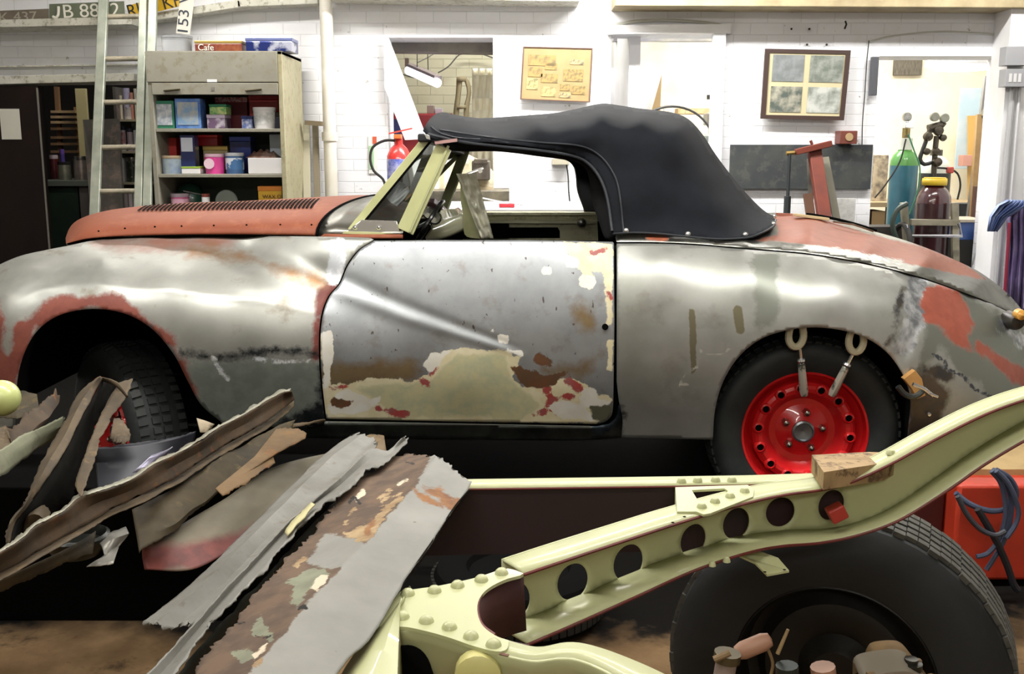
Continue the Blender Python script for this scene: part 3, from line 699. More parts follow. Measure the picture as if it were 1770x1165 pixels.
# ================================================================ ROOM
def brick_mat(name, c1, c2, mortar, rough=.6, bump=.5, dirt=None, yaw=False, emis=0):
    m, nt, b = _nt(name)
    tc = nt.nodes.new('ShaderNodeTexCoord'); sp = nt.nodes.new('ShaderNodeSeparateXYZ'); cb = nt.nodes.new('ShaderNodeCombineXYZ')
    nt.links.new(tc.outputs['Object'], sp.inputs[0]); nt.links.new(sp.outputs[1 if yaw else 0], cb.inputs[0]); nt.links.new(sp.outputs[2], cb.inputs[1])
    br = nt.nodes.new('ShaderNodeTexBrick'); nt.links.new(cb.outputs[0], br.inputs[0])
    br.inputs['Color1'].default_value = rgb(c1); br.inputs['Color2'].default_value = rgb(c2); br.inputs['Mortar'].default_value = rgb(mortar)
    br.inputs['Scale'].default_value = 1.; br.inputs['Brick Width'].default_value = .232; br.inputs['Row Height'].default_value = .078; br.inputs['Mortar Size'].default_value = .004; br.inputs['Mortar Smooth'].default_value = .6
    col = br.outputs[0]
    if dirt: col = _mix(nt, _range(nt, _noise(nt, 2.2, 6, .7), .55, .75, 0, .55), col, rgb(dirt)); col = _mix(nt, _range(nt, _noise(nt, 22, 3, .6), .70, .74, 0, .8), col, rgb('8a8678'))
    nt.links.new(col, b.inputs['Base Color']); b.inputs['Roughness'].default_value = rough
    ad = nt.nodes.new('ShaderNodeMath'); ad.operation = 'MULTIPLY_ADD'; ad.inputs[1].default_value = .35
    iv = nt.nodes.new('ShaderNodeMath'); iv.operation = 'SUBTRACT'; iv.inputs[0].default_value = 1.; nt.links.new(br.outputs['Fac'], iv.inputs[1])
    nt.links.new(_noise(nt, 20, 4, .6), ad.inputs[0]); nt.links.new(iv.outputs[0], ad.inputs[2])
    _bump(nt, b, ad.outputs[0], .006, bump); return m
white_brick = brick_mat('white painted brick', 'e9eaee', 'e5e6ea', 'dadbdf', .55, .4, dirt='d6d3c8')
cream_brick = brick_mat('cream painted brick', 'c9c5a8', 'c1bd9f', 'b3af92', .6, .6, dirt='b5ae88')
white_paint = mat('white gloss paint', 'e8e8ea', .4, col2='dcdcdc', scale=3)
grey_white = mat('aged white paint', 'c9c8bd', .5, col2='b4b2a4', scale=4, col3='8d8a7a', scale3=26)
cream_wall = mat('cream distemper', 'e6ddc6', .7, col2='ddd0b0', scale=2.5)
_old = mat('spare concrete', '8a7256', .75, col2='3a2f24', scale=1.6, lo=.35, hi=.62, col3='241d17', scale3=5, bump=.25, bscale=25)
def floor_mat():
    m, nt, b = _nt('concrete floor with painted shade')
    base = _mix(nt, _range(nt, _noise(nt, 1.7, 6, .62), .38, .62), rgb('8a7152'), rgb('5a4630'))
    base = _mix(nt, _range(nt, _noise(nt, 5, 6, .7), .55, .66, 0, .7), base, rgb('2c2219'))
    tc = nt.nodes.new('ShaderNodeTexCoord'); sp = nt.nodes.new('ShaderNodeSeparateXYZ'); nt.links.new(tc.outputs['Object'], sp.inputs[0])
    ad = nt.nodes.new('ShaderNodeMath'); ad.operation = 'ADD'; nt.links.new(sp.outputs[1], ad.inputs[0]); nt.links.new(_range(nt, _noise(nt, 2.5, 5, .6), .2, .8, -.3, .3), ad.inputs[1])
    floor_shade = _range(nt, ad.outputs[0], -1.25, -1.0)       # shade from under the car onward, painted near-black into the floor colour
    base = _mix(nt, floor_shade, base, rgb('0f0d0b'))
    nt.links.new(base, b.inputs['Base Color']); b.inputs['Roughness'].default_value = .85; b.inputs['Specular IOR Level'].default_value = .12; _bump(nt, b, _noise(nt, 22, 5, .6), .004, .3); return m
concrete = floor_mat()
WY = 7.5
def S(o, m=None): o['kind'] = 'structure'; return o
def xz(px, py, Y): p = P(px, py, Y); return p.x, p.z
ZT = 3.3
op = {}
x0, z0 = xz(-70, 142, WY); x1, _ = xz(268, 142, WY)
a0, az = xz(668, 65, WY); a1, _ = xz(852, 65, WY)
b0, bz = xz(1057, 58, WY); b1, _ = xz(1249, 58, WY)
c0, cz = xz(1520, 97, WY); c1, _ = xz(1745, 97, WY)
outer = [(-4.6, ZT), (-4.6, 0), (x0, 0), (x0, z0), (x1, z0), (x1, 0), (b0, 0), (b0, bz), (b1, bz), (b1, 0), (c0, 0), (c0, cz), (c1, cz), (c1, 0), (4.9, 0), (4.9, ZT)]
hole = [(a0, az), (a1, az), (a1, 1.02), (a0, 1.02)]
mb = MB(); mb.prism([(x, WY, z) for x, z in outer], (0, .34, 0), [[(x, WY, z) for x, z in hole]])
S(mb.build('wall_back', white_brick, smooth=False))
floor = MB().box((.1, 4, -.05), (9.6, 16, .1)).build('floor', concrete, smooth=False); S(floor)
S(MB().box((.1, 4, ZT + .05), (9.6, 16, .1)).build('ceiling', mat('off-white ceiling', 'd8d6cd', .8), smooth=False))
S(MB().box((-4.65, 4, ZT/2), (.1, 16, ZT)).build('wall_left', brick_mat('white brick side', 'd9d8d2', 'cfcec8', 'b5b4ac', .6, .5, dirt='a9a598', yaw=True), smooth=False))
S(MB().box((4.9, 4, ZT/2), (.1, 16, ZT)).build('wall_right', bpy.data.materials['white brick side'], smooth=False))
S(MB().box((.1, -3.9, ZT/2), (9.6, .1, ZT)).build('wall_front', mat('pale far wall', 'b5b2a8', .8), smooth=False))
# store behind the left doorway, room behind the window, rooms behind the doorways
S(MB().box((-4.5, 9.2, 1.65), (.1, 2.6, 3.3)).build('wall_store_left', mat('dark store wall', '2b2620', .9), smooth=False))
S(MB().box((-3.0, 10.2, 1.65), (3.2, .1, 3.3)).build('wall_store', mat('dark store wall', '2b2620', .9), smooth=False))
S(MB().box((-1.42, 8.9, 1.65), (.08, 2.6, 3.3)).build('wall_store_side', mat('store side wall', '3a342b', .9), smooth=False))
S(MB().box((-.15, 9.6, 1.65), (2.4, .1, 3.3)).build('wall_workroom', cream_brick, smooth=False))
S(MB().box((2.9, 10.6, 1.65), (4.2, .1, 3.3)).build('wall_backroom', cream_wall, smooth=False))
S(MB().box((.88, 9.2, 1.65), (.08, 3.0, 3.3)).build('wall_backroom_side', white_paint, smooth=False))
def area(name, loc, size, power, rot=(0, 0, 0), col=(1, .98, .95), spread=None):
    l = bpy.data.lights.new(name, 'AREA'); l.shape = 'RECTANGLE'; l.size, l.size_y = size; l.energy = power; l.color = col
    o = bpy.data.objects.new(name, l); C.objects.link(o); o.location = loc; o.rotation_euler = rot; return o
tube_m = emis('fluorescent tube glow', 'fff8e8', 14)
def batten(x, y, z, L, power, label, along='X', w=.16):
    t = thing('fluorescent_light', label, 'light', (x, y, z))
    d = (L, w, .05) if along == 'X' else (w, L, .05)
    MB().box((x, y, z + .03), d).build('light_body', white_paint, t, bevel=.006)
    for s_ in (-.04, .04):
        a, b = ((x - L/2 + .04, y + s_, z - .015), (x + L/2 - .04, y + s_, z - .015)) if along == 'X' else ((x + s_, y - L/2 + .04, z - .015), (x + s_, y + L/2 - .04, z - .015))
        MB().tube([a, b], .016, 10).build('light_tube', tube_m, t)
    for q_ in (-.35, .35):
        e_ = (x + q_*L, y, z + .05) if along == 'X' else (x, y + q_*L, z + .05)
        MB().tube([e_, (e_[0], e_[1], 3.3)], .006, 6).build('hanger', white_paint, t)
    area('tube_lamp', (x, y, z - .05), (L, .14) if along == 'X' else (.14, L), power)
    return t
batten(-1.9, 6.2, 2.95, 1.6, 30, 'twin tube strip light on the ceiling before the tool cupboard')
batten(.5, 6.5, 2.9, 1.8, 115, 'twin tube strip light on the ceiling before the window opening')
batten(2.9, 6.4, 2.95, 1.6, 35, 'twin tube strip light on the ceiling before the blackboard')
batten(-1.4, 2.9, 3.0, 2.4, 58, 'twin tube strip light over the bonnet of the car')
batten(1.3, 2.9, 3.0, 2.4, 58, 'twin tube strip light over the tail of the car')
batten(0, -1.9, 2.7, 2.4, 60, 'added twin tube strip light behind the camera that fills from the front')  # unseen fitting added behind the camera to brighten the steel sides
batten(-.2, .6, 3.0, 2.2, 16, 'twin tube strip light over the scrap metal')
area('workroom_lamp', (-.1, 8.6, 2.9), (1.2, .3), 30)
area('backroom_lamp', (2.2, 8.9, 3.1), (1.5, .5), 90)
area('backroom_lamp_2', (3.4, 9.0, 3.1), (1.0, .5), 60)
area('store_fill', (-2.75, 8.0, 3.0), (.5, .3), 14)  # unseen fill light added to lift the store shelves
# ================================================================ BACKGROUND THINGS
def pr(x0, y0, x1, y1, Y):
    """pixel rectangle at depth Y -> X0, X1, Zbottom, Ztop"""
    xm, ym = (x0+x1)/2, (y0+y1)/2
    return P(x0, ym, Y).x, P(x1, ym, Y).x, P(xm, y1, Y).z, P(xm, y0, Y).z
def pbox(name, x0, y0, x1, y1, Y, dep, m, label=None, cat=None, par=None, bev=.003, group=None, rz=0, zb=None, ry=0):
    X0, X1, Z0, Z1 = pr(x0, y0, x1, y1, Y)
    if zb is not None: Z0 = zb
    mb = MB(); mb.box(((X0+X1)/2, Y + dep/2, (Z0+Z1)/2), (X1-X0, dep, Z1-Z0), (0, ry, rz) if (rz or ry) else None)
    o = mb.build(name, m, par, smooth=False, bevel=bev); o['_b'] = 0; del o['_b']
    if label: tag(o, label, cat, group)
    return o
def decal(name, x0, y0, x1, y1, Y, m, par):
    X0, X1, Z0, Z1 = pr(x0, y0, x1, y1, Y); return MB().span(X0, X1, Y-.002, Y, Z0, Z1).build(name, m, par, smooth=False)
def ptub(name, x0, y0, x1, y1, Y, m, label, cat, lid=None, taper=.88, band=None, zb=None, hand=None):
    X0, X1, Z0, Z1 = pr(x0, y0, x1, y1, Y)
    if zb is not None: Z0 = zb
    r = (X1-X0)/2; c = Vector(((X0+X1)/2, Y + r, Z0)); h = Z1-Z0
    t = thing(name, label, cat, c)
    MB().lathe([(0, 0), (r*taper, 0), (r*.97, h*.86), (r*.97, h*.9)], 24, c).build('tub', m, t)
    MB().lathe([(r*.98, h*.84), (r, h*.86), (r, h), (r*.9, h), (0, h*.98)], 24, c).build('lid', lid or m, t)
    if band: MB().lathe([(r*taper + .0015 + (r*.97 - r*taper)*.2, h*.2), (r*.955+.0015, h*.75)], 24, c, cap=False).build('paper_label', band, t)
    return t
M_ = mat
w_pl = M_('white plastic', 'dcdbdc', .4, coat=.2); r_tin = M_('red tin', 'b5232c', .35, coat=.3, col2='9c1c28', scale=9); b_tin = M_('dark blue tin', '25367c', .3, coat=.4, col2='1b2355', scale=12)
dk = M_('dark clutter', '24221f', .8); wood = M_('brown timber', '8a6844', .7, col2='74553a', scale=8, stretch=(1, 1, .2)); lt_wood = M_('pale timber', 'c2a57a', .7, col2='ad8f66', scale=8)
steelg = M_('grey cupboard paint', '8b897c', .5, col2='827f72', scale=4, col3='807a69', scale3=18); steel_y = M_('yellowed cupboard side', 'a39d80', .5, col2='989272', scale=4, col3='8d8568', scale3=18)
alu = M_('dull aluminium', 'b9beb0', .4, .5, col2='9fa697', scale=10)
# --- ledges, plates
def S2(o): o['kind'] = 'structure'; return o
lg = MB(); lg.bar(P(-60, 47, 7.32), P(241, 40, 7.32), .3, .05); S2(lg.build('trim_1', grey_white, bevel=.004))
lg = MB(); lg.bar(P(250, 35, 7.4), P(420, 8, 7.4), .15, .05); lg.bar(P(415, 9, 7.4), P(552, 3, 7.4), .15, .045); S2(lg.build('trim_2', grey_white, bevel=.004))
S2(MB().bar(P(-80, 143, 7.4), P(243, 135, 7.4), .24, .055).build('trim_3', grey_white, bevel=.005))
S2(MB().bar(P(-80, 117, 7.47), P(243, 112, 7.47), .08, .008).build('trim_4', grey_white))
bm_ = MB(); bm_.bar(P(1060, 3, 7.35), P(1800, 7, 7.35), .3, .09); S2(bm_.build('trim_5', M_('tan roof beam', 'b3a584', .7, col2='9c8d6e', scale=5), bevel=.005))
bm_ = MB(); bm_.bar(P(572, -6, 7.35), P(1000, 0, 7.35), .3, .06); S2(bm_.build('trim_6', grey_white, bevel=.005))
def plate(label, pts, Y, m, body, tm, tx, ty, size, ang=0, sx=1.):
    a = [P(x, y, Y) for x, y in pts]; mb = MB(); mb.prism(a, (0, .006, 0)); o = mb.build('number_plate', m, smooth=False); tag(o, label, 'number plate')
    text('lettering', body, P(tx, ty, Y - .002), size, tm, o, (PI/2, -ang, 0), .001, sx, bold=.0)
    return o
let_w = M_('plate white letters', 'cfccc0', .5); let_k = M_('plate black letters', '1b1a17', .5); let_f = M_('faded letters', '9a9487', .6)
plate('dark brown number plate with faded K 437 at the far end of the ledge', [(-10,19),(84,15),(84,36),(-10,41)], 7.2, M_('faded brown plate', '6b6255', .6, col2='5f564a'), 'K 437', let_f, -2, 38, .085, .04, 1.25)
plate('dark green number plate reading JB 8852 beside the ladder', [(85,7),(214,2),(216,33),(85,37)], 7.2, M_('dark green plate', '565d4b', .55, col2='616653'), 'B 8852', let_w, 108, 31, .122, .035, 1.12)
jp = [o for o in C.objects if o.name.startswith('number_plate')][-1]
MB().tube(tw(sm([(101,11),(101,20),(100,27),(96,30.5),(91,28.5)], 2), 7.192), .0095, 8).build('lettering', let_w, jp)
plate('yellow number plate with black letters propped behind the ladder', [(219,10),(312,-13),(317,9),(224,32)], 7.28, M_('yellow plate', 'd3a91c', .45, col2='c49a18'), 'RUB KH', let_k, 222, 31, .12, .22, .95)
plate('white number plate standing on end reading 153 VJ', [(313,-20),(338,-20),(328,60),(304,57)], 7.25, M_('white plate', 'd6d4ca', .45), '153 VJ', M_('plate dark letters', '333a44', .5), 324, 62, .10, PI/2 - .12, 1.15)
# --- ladder
lad = thing('ladder', 'long aluminium ladder leaning beside the open store doorway', 'ladder', P(200, 380, 6.6))
def YL(y): return 6.75 + (365 - y) / 365 * .35
def stile(pts, w, name='stile'):
    mb = MB(); a, b = [P(x, y, YL(y)) for x, y in pts]; mb.bar(a, b, w, .03, up=(0, 1, 0)); d = (b-a).normalized()
    return mb.build(name, alu, lad, bevel=.004)
stile([(153, 620), (181, -40)], .062); stile([(233, 620), (249, -40)], .05); stile([(247, 620), (266, -40)], .055)
for y in (28, 101, 176, 254, 330, 408, 490):
    x0 = 181 - (y-0)*.043; mb = MB(); mb.tube([P(x0, y+1, YL(y)), P(247 - y*.022, y, YL(y))], .017, 10); mb.build('rung', M_('worn rung', 'b5ab97', .5, .3, col2='8f8b7a', scale=20), lad)
# --- tool cupboard
CY = 6.78
cup = thing('cupboard', 'open grey steel cupboard full of tins and tubs behind the bonnet', 'cupboard', P(370, 345, CY))
cup.location.z = 0; WO[cup.name].z = 0
X0, X1, Zt, _ = P(252,90,CY).x, P(487,90,CY).x, 0, 0; Zt = P(370, 88, CY).z; zs = [P(370, y, CY).z for y in (222, 301, 372)]
MB().span(X0, X0+.03, CY, CY+.62, 0, Zt).build('side_panel', steelg, cup, bevel=.003)
MB().span(X1-.03, X1, CY, CY+.62, 0, Zt).build('side_panel', steel_y, cup, bevel=.003)
MB().span(X0, X1, CY, CY+.62, Zt-.02, Zt).build('top_panel', steelg, cup); MB().span(X0+.03, X1-.03, CY+.60, CY+.62, 0, Zt).build('back_panel', M_('green shadow panel', '4a5548', .7, col2='3c473c', scale=4), cup)
for z in zs + [.1]: MB().span(X0+.03, X1-.03, CY+.01, CY+.6, z-.022, z).build('shelf', steelg, cup, bevel=.003)
z1, z2 = P(370, 142, CY).z, P(370, 164, CY).z
MB().span(X0-.004, X1-.03, CY-.012, CY+.01, z1, Zt-.004).build('roller_shutter', steelg, cup, bevel=.003)
dp = MB().span(X0+.03, X1-.03, CY-.02, CY, z2, z1-.006).build('shutter_rail', steelg, cup, bevel=.003)
for x in (297, 438): MB().bar(P(x-14, 157, CY-.03), P(x+14, 154, CY-.03), .02, .008).build('handle', M_('tarnished handle', '57503c', .4, .7), dp, bevel=.002)
decal('lock_plate', 358, 137, 375, 142, CY-.014, w_pl, dp); decal('lock', 365, 150, 371, 157, CY-.021, chrome, dp)
MB().box(P(505, 300, CY+.3), (.002, .01, .04))
# things on top
zt = Zt
clear = M_('clear plastic', 'e4e6e8', .15, trans=.85); 
t = ptub('plastic_tub', 271, 60, 325, 88, CY+.05, clear, 'empty clear plastic tub on top of the cupboard', 'tub', zb=zt, taper=.94)
def tin(x0, y0, x1, y1, Y, dep, m, lidm, label, zb=None, front=None, cat='tin', name='biscuit_tin', rz=0, lid=True, ry=0):
    X0, X1, Z0, Z1 = pr(x0, y0, x1, y1, Y)
    if zb is not None: Z0 = zb
    t = thing(name, label, cat, ((X0+X1)/2, Y+dep/2, Z0)); h = Z1 - Z0; lh = min(.03, h*.25) if lid else 0
    Mx = (0, ry, rz) if rz or ry else None
    MB().box(((X0+X1)/2, Y+dep/2, Z0 + (h-lh)/2), (X1-X0-.004, dep-.004, h-lh), Mx).build('body', m, t, smooth=False, bevel=.004)
    if lid: MB().box(((X0+X1)/2, Y+dep/2, Z1 - lh/2), (X1-X0, dep, lh), Mx).build('lid', lidm, t, smooth=False, bevel=.003)
    if front is not None: MB().box(((X0+X1)/2, Y-.001, Z0 + (h-lh)*.5), ((X1-X0)*.8, .003, (h-lh)*.75), None).build('front_label', front, t, smooth=False)
    return t
gold = M_('gold lid', 'b39a58', .35, .6)
tt = tin(336, 70, 418, 88, CY+.05, .2, M_('brown printed tin', '6b2a26', .35, coat=.3, col2='8c5330', scale=22), gold, 'low brown and gold biscuit tin on top of the cupboard', zb=zt)
text('lettering', 'Cafe', P(342, 87, CY+.047), .055, let_w, [o for o in C.objects if o.parent == tt][0])
tin(424, 65, 505, 88, CY+.05, .2, M_('navy and silver tin', '23306e', .25, .5, col2='b9bccd', scale=9, lo=.5, hi=.6), M_('silver blue lid', '6f78a8', .3, .6), 'low dark blue and silver biscuit tin on top of the cupboard', zb=zt)
# shelf one
z = zs[0]; Yf = CY + .05; silver_pr = M_('silver printed front', 'a9b7c8', .3, .4, col2='dfe4ea', scale=30, lo=.4, hi=.6)
tin(265, 174, 301, 221, Yf, .12, M_('green carton', '2e7a5e', .4), w_pl, 'green sided carton with a silver front on the upper shelf', z, silver_pr, 'carton', 'carton', lid=False)
tin(302, 170, 347, 221, Yf, .13, M_('blue carton', '3f6bb8', .4, coat=.3, col2='6f97d0', scale=12), b_tin, 'square blue tin with a pale printed front on the upper shelf', z, M_('pale blue print', '86a9cc', .3, .2, col2='c3c0b5', scale=16), lid=False)
tin(357, 198, 389, 221, Yf, .15, M_('purple silver tin', '7c6482', .3, .4, col2='c9c2cf', scale=12, lo=.5, hi=.6), M_('pale lilac lid', 'b3a7ba', .4), 'small mauve tin underneath the green tin', z)
zz = pr(357, 198, 389, 221, Yf)[3]
tin(361, 180, 391, 198, Yf+.01, .13, M_('green printed tin', '5f9f5c', .4, col2='c7d28a', scale=40), M_('dark green lid', '1f6a4a', .4), 'small green and yellow tin on top of the mauve tin', zz)
tin(372, 168, 428, 221, Yf+.3, .2, M_('dark red books', '6a1a22', .5), M_('red label strip', 'a03038', .5, col2='d8c8c8', scale=60), 'dark red tall box at the back of the upper shelf', z, None, 'box', 'storage_box')
tin(430, 165, 482, 221, Yf+.28, .2, r_tin, r_tin, 'bright red box behind the white bucket', z, None, 'box', 'storage_box')
ptub('bucket', 433, 185, 473, 221, Yf, w_pl, 'white plastic bucket at the right end of the upper shelf', 'bucket', w_pl, .9, M_('faint printed label', 'c3c6c6', .5, col2='e2e2e2', scale=50), z)
tin(417, 200, 435, 221, Yf+.02, .1, M_('blue white box', '5a6fb0', .4, col2='c9cfe2', scale=40), b_tin, 'little blue and white box left of the white bucket', z, None, 'box', 'small_box')
tin(472, 194, 485, 221, Yf+.06, .1, M_('near black tin', '20263a', .4), dk, 'narrow near black tin squeezed beside the white bucket', z)
# shelf two
z = zs[1]
ptub('plastic_tub', 274, 269, 312, 301, Yf, M_('grey blue tub', '9aa7ae', .4, col2='7c8da8', scale=14), 'greyish tub with a beige lid below the red book', 'tub', M_('beige lid', 'b8a48a', .5), .92, None, z)
tin(284, 238, 306, 301, Yf+.2, .1, M_('red book cover', 'b3261f', .5), r_tin, 'upright red book behind the greyish tub', z, None, 'book', 'book', lid=False)
tin(311, 233, 337, 291, Yf+.04, .1, M_('navy bag', '1f2c63', .3, coat=.5), b_tin, 'tall navy blue pack with a white top panel', z + .03, None, 'pack', 'packet', lid=False)
decal('front_label', 313, 238, 333, 262, Yf+.038, M_('shiny white label', 'd2d8e6', .25), [o for o in C.objects if o.name.startswith('packet')][0])
tin(313, 288, 346, 301, Yf, .2, w_pl, M_('lime green tray', '8fae3a', .5), 'shallow white tray with a lime green top', z, None, 'tray', 'tray')
ptub('plastic_tub', 349, 266, 384, 301, Yf, M_('magenta tub', 'cf3f8e', .35, coat=.4), 'magenta plastic tub with a round white label on the middle shelf', 'tub', M_('clear pink lid', 'd6b0c4', .3), .9, None, z)
q = P(361, 283, Yf - .004); MB().lathe([(.034, 0), (.034, -.002)], 24, q + Vector((0, .006, 0)), 'Y').build('round_label', M_('pinkish white label', 'e0c3d0', .4), [o for o in C.objects if o.name.startswith('plastic_tub')][-1])
ptub('plastic_tub', 385, 264, 418, 300, Yf+.01, M_('clear blue tub', '3c5f8c', .35, coat=.3), 'blue and white tub with a clear lid beside the magenta tub', 'tub', M_('clear lid', 'b9bcc0', .3), .92, M_('white wrap', 'ccd3da', .4, col2='3f6a9a', scale=9, lo=.5, hi=.52), z)
tin(351, 252, 394, 301, Yf+.22, .15, M_('beige tin', 'a3946c', .45, col2='8a7c58', scale=8), gold, 'long beige tin behind the magenta tub', z)
zz = pr(351, 252, 394, 301, Yf+.22)[3]
tin(342, 233, 376, 252, Yf+.22, .13, r_tin, M_('bright red lid', 'd2333c', .3, coat=.4), 'glossy red tin balanced on the beige tin', zz)
tin(397, 236, 434, 301, Yf+.22, .16, b_tin, M_('royal blue lid', '30459c', .3, coat=.4), 'dark blue tin behind the blue and white tub', z)
tin(428, 273, 488, 300, Yf, .2, w_pl, w_pl, 'long plain white box at the right end of the middle shelf', z, None, 'box', 'storage_box', lid=False)
zz = pr(428, 273, 488, 300, Yf)[3]
mb = MB(); X0_, X1_, _, Zt_ = pr(425, 256, 480, 273, Yf+.03)
mb.rows([[Vector((X0_ + (X1_-X0_)*i/14, Yf + .02 + .14*j/5, zz + .001 + (Zt_-zz)*math.sin(PI*min(1, max(0, i/14)))**.5*math.sin(PI*j/5)*(.8+.2*math.sin(i*2.1+j)))) for i in range(15)] for j in range(6)])
tag(mb.build('plastic_bag', M_('brown bag', '6a4436', .3, col2='8d7a70', scale=14, coat=.5)), 'crinkled brown bag lying on the long white box', 'bag')
tin(466, 232, 489, 300, Yf+.24, .12, M_('pale blue white box', 'c2cdd6', .4), w_pl, 'pale upright box behind the brown bag', z, None, 'box', 'storage_box', lid=False)
# shelf three
z = zs[2]
ptub('plastic_tub', 291, 335, 323, 372, Yf, M_('dusty magenta tub', 'b85a86', .35, coat=.4), 'dusty pink tub on the lowest visible shelf', 'tub', M_('grey lilac lid', 'a898a4', .35), .9, M_('faded pink label', 'd2a2b6', .5), z)
q = P(330, 372, Yf+.3); q.z = z
tag(MB().lathe([(.1, 0), (.1, .06), (.095, .12), (.07, .17), (.03, .195), (0, .2)], 20, q).build('dark_dome', M_('dark green enamel', '24483a', .35, coat=.3)), 'dark green domed cover behind the dusty pink tub', 'cover')
ptub('bottle', 347, 335, 361, 372, Yf, w_pl, 'small white bottle with a cap next to the pink tub', 'bottle', M_('red brown cap', '7c3a30', .4), .98, None, z)
q = P(391, 348, Yf+.1); mb = MB(); mb.lathe([(.07, 0), (.075, .008), (.07, .016)], 28, q + Vector((0, 0, .0)), 'Y'); tag(mb.build('glass_lamp_cover', M_('frosted glass', '8c948c', .3, trans=.3)), 'round glass lens standing on edge on the lowest shelf', 'lens')
yb = tin(446, 322, 488, 372, Yf+.02, .14, M_('yellow oils box', 'd2a62a', .45, coat=.2, col2='c7961f', scale=6), M_('yellow red lid', 'cf7f2a', .4), 'yellow box with dark lettering at the end of the lowest shelf', z)
text('lettering', 'WAX OILS', P(454, 343, Yf+.016), .035, M_('brown lettering', '5a3a1a', .5), [o for o in C.objects if o.parent == yb][0])
MB().tube([P(317, 330, Yf+.05), P(352, 337, Yf+.02)], .004, 6).build('x', chrome); o = bpy.data.objects['x']; o.name = 'metal_rod'; tag(o, 'thin bright rod lying across the lowest shelf', 'rod')
# --- store behind the ladder
paper = M_('paper sheet', 'c9c7bb', .6)
S2(pbox('door_1', -90, 149, 94, 900, 7.3, .05, M_('dark brown door paint', '1c110d', .6, col2='150c09', scale=5, spec=.2), zb=0.01))
d1 = bpy.data.objects['door_1']
MB().bar(P(64, 152, 7.295), P(96, 560, 7.295), .01, .01).build('door_edge_strip', M_('worn edge', '77736a', .5), d1)
tag(pbox('notice', 1, 188, 35, 241, 7.292, .004, paper, bev=0), 'white paper notice pinned on the dark brown door', 'notice')
SY = 8.6
rk = thing('pigeonhole_rack', 'slatted timber rack with empty shelves deep in the store', 'rack', P(118, 420, SY)); rk.location.z = 0; WO[rk.name].z = 0
for a, b in (((98, 150), (104, 300)), ((132, 185), (148, 300))):
    q0, q1 = P(*a, SY), P(*b, SY); MB().bar(q0, Vector((q1.x, q1.y, 0)), .03, .04, up=(0, 1, 0)).build('post', wood, rk)
for y in (194, 203, 212, 223, 238, 249, 262): MB().bar(P(99, y, SY+.02), P(141, y, SY+.02), .25, .02).build('shelf', wood if y > 220 else lt_wood, rk)
tag(pbox('cream_board', 130, 153, 149, 183, SY-.2, .03, M_('cream board paint', 'c6b884', .6), zb=Z1_ if False else .01), 'cream board standing on end above the rack', 'board')
bench = thing('store_bench', 'dark bench with a thick top inside the store', 'bench', P(120, 420, 8.0)); bench.location.z = 0; WO[bench.name].z = 0
X0_, X1_, Z0_, Z1_ = pr(60, 312, 162, 322, 7.9); MB().span(X0_, X1_, 7.9, 8.5, Z0_, Z1_).build('bench_top', M_('worn green top', '4b5046', .6), bench, bevel=.004)
MB().span(X0_+.02, P(134, 330, 7.95).x, 7.95, 8.45, 0, Z0_).build('cabinet', M_('dark green cabinet', '1d2b20', .4, col2='14201a', scale=5), bench); MB().span(P(137, 330, 7.95).x, X1_, 7.95, 8.45, 0, Z0_).build('cabinet', M_('grey brown cabinet', '4f4844', .5), bench)
bz = Z1_
ptub('paint_tin', 96, 280, 118, 313, 8.0, M_('stained tin', '8f8f7c', .4, .3, col2='6a6a5a', scale=12), 'short stained paint tin on the store bench', 'tin', dk, 1., None, bz)
ptub('paint_tin', 123, 270, 148, 313, 8.0, M_('grey tin', 'a2958c', .35, .4, col2='7a6f68', scale=12), 'taller silvery paint tin on the store bench', 'tin', dull_chrome, 1., None, bz)
ptub('spray_can', 103, 258, 111, 313, 8.25, M_('violet can', '4a3a86', .4), 'violet spray can behind the paint tins', 'can', M_('violet cap', '6a4aa0', .4), 1., None, bz)
ptub('plastic_jar', 84, 268, 98, 313, 8.3, M_('dark red jar', '5a1c22', .4), 'dark red jar behind the short paint tin', 'jar', M_('pink white cap', 'c6b6b8', .4), 1., None, bz)
cab = thing('old_door_panel', 'grey panelled cupboard door propped up inside the store', 'panel', P(180, 420, 7.8)); cab.location.z = 0; WO[cab.name].z = 0
gm = M_('dirty grey paint', '6f6a62', .6, col2='5d574f', scale=4, col3='8a7a70', scale3=9)
a, b = P(143, 207, 8.0), P(204, 205, 7.95); mb = MB(); mb.prism([a, b, Vector((P(214, 420, 7.6).x, 7.6, .0)), Vector((P(163, 420, 7.6).x, 7.6, .0))], (0, .04, 0)); mb.build('board', gm, cab, smooth=False)
for x0, y0, x1, y1 in ((146, 218, 156, 330), (164, 255, 198, 345), (162, 216, 196, 246)):
    MB().prism(tw([(x0, y0), (x1, y0), (x1+6, y1), (x0+6, y1)], 7.70 - 0.0), (0, .3, 0)) 
# right-hand shelf seen through the ladder
sr = thing('store_shelf', 'narrow white edged shelf unit seen between the ladder rungs', 'shelf', P(222, 420, 8.1)); sr.location.z = 0; WO[sr.name].z = 0
for y in (208, 263, 317): 
    X0_, X1_, Z0_, Z1_ = pr(203, y-2, 242, y+2, 8.1); MB().span(X0_, X1_+.1, 8.1, 8.4, Z0_, Z1_).build('shelf', M_('shelf edge', 'b3a88c', .6), sr)
for x in (203, 244): X = P(x, 250, 8.1).x; MB().span(X-.01, X+.01, 8.1, 8.4, 0, P(x, 150, 8.1).z).build('post', gm, sr)
cols = ['c9bfa8', 'b5b0c8', 'd8cfc8', 'c98f7a', 'd6d2c2', '9aa0b8']
desc = ['tall cream tube at the left of the top store shelf', 'tall lilac tube in the middle of the top store shelf', 'short white canister before the tubes on the top store shelf', 'salmon coloured packet on the top store shelf', 'pale ivory packet at the right of the top store shelf']
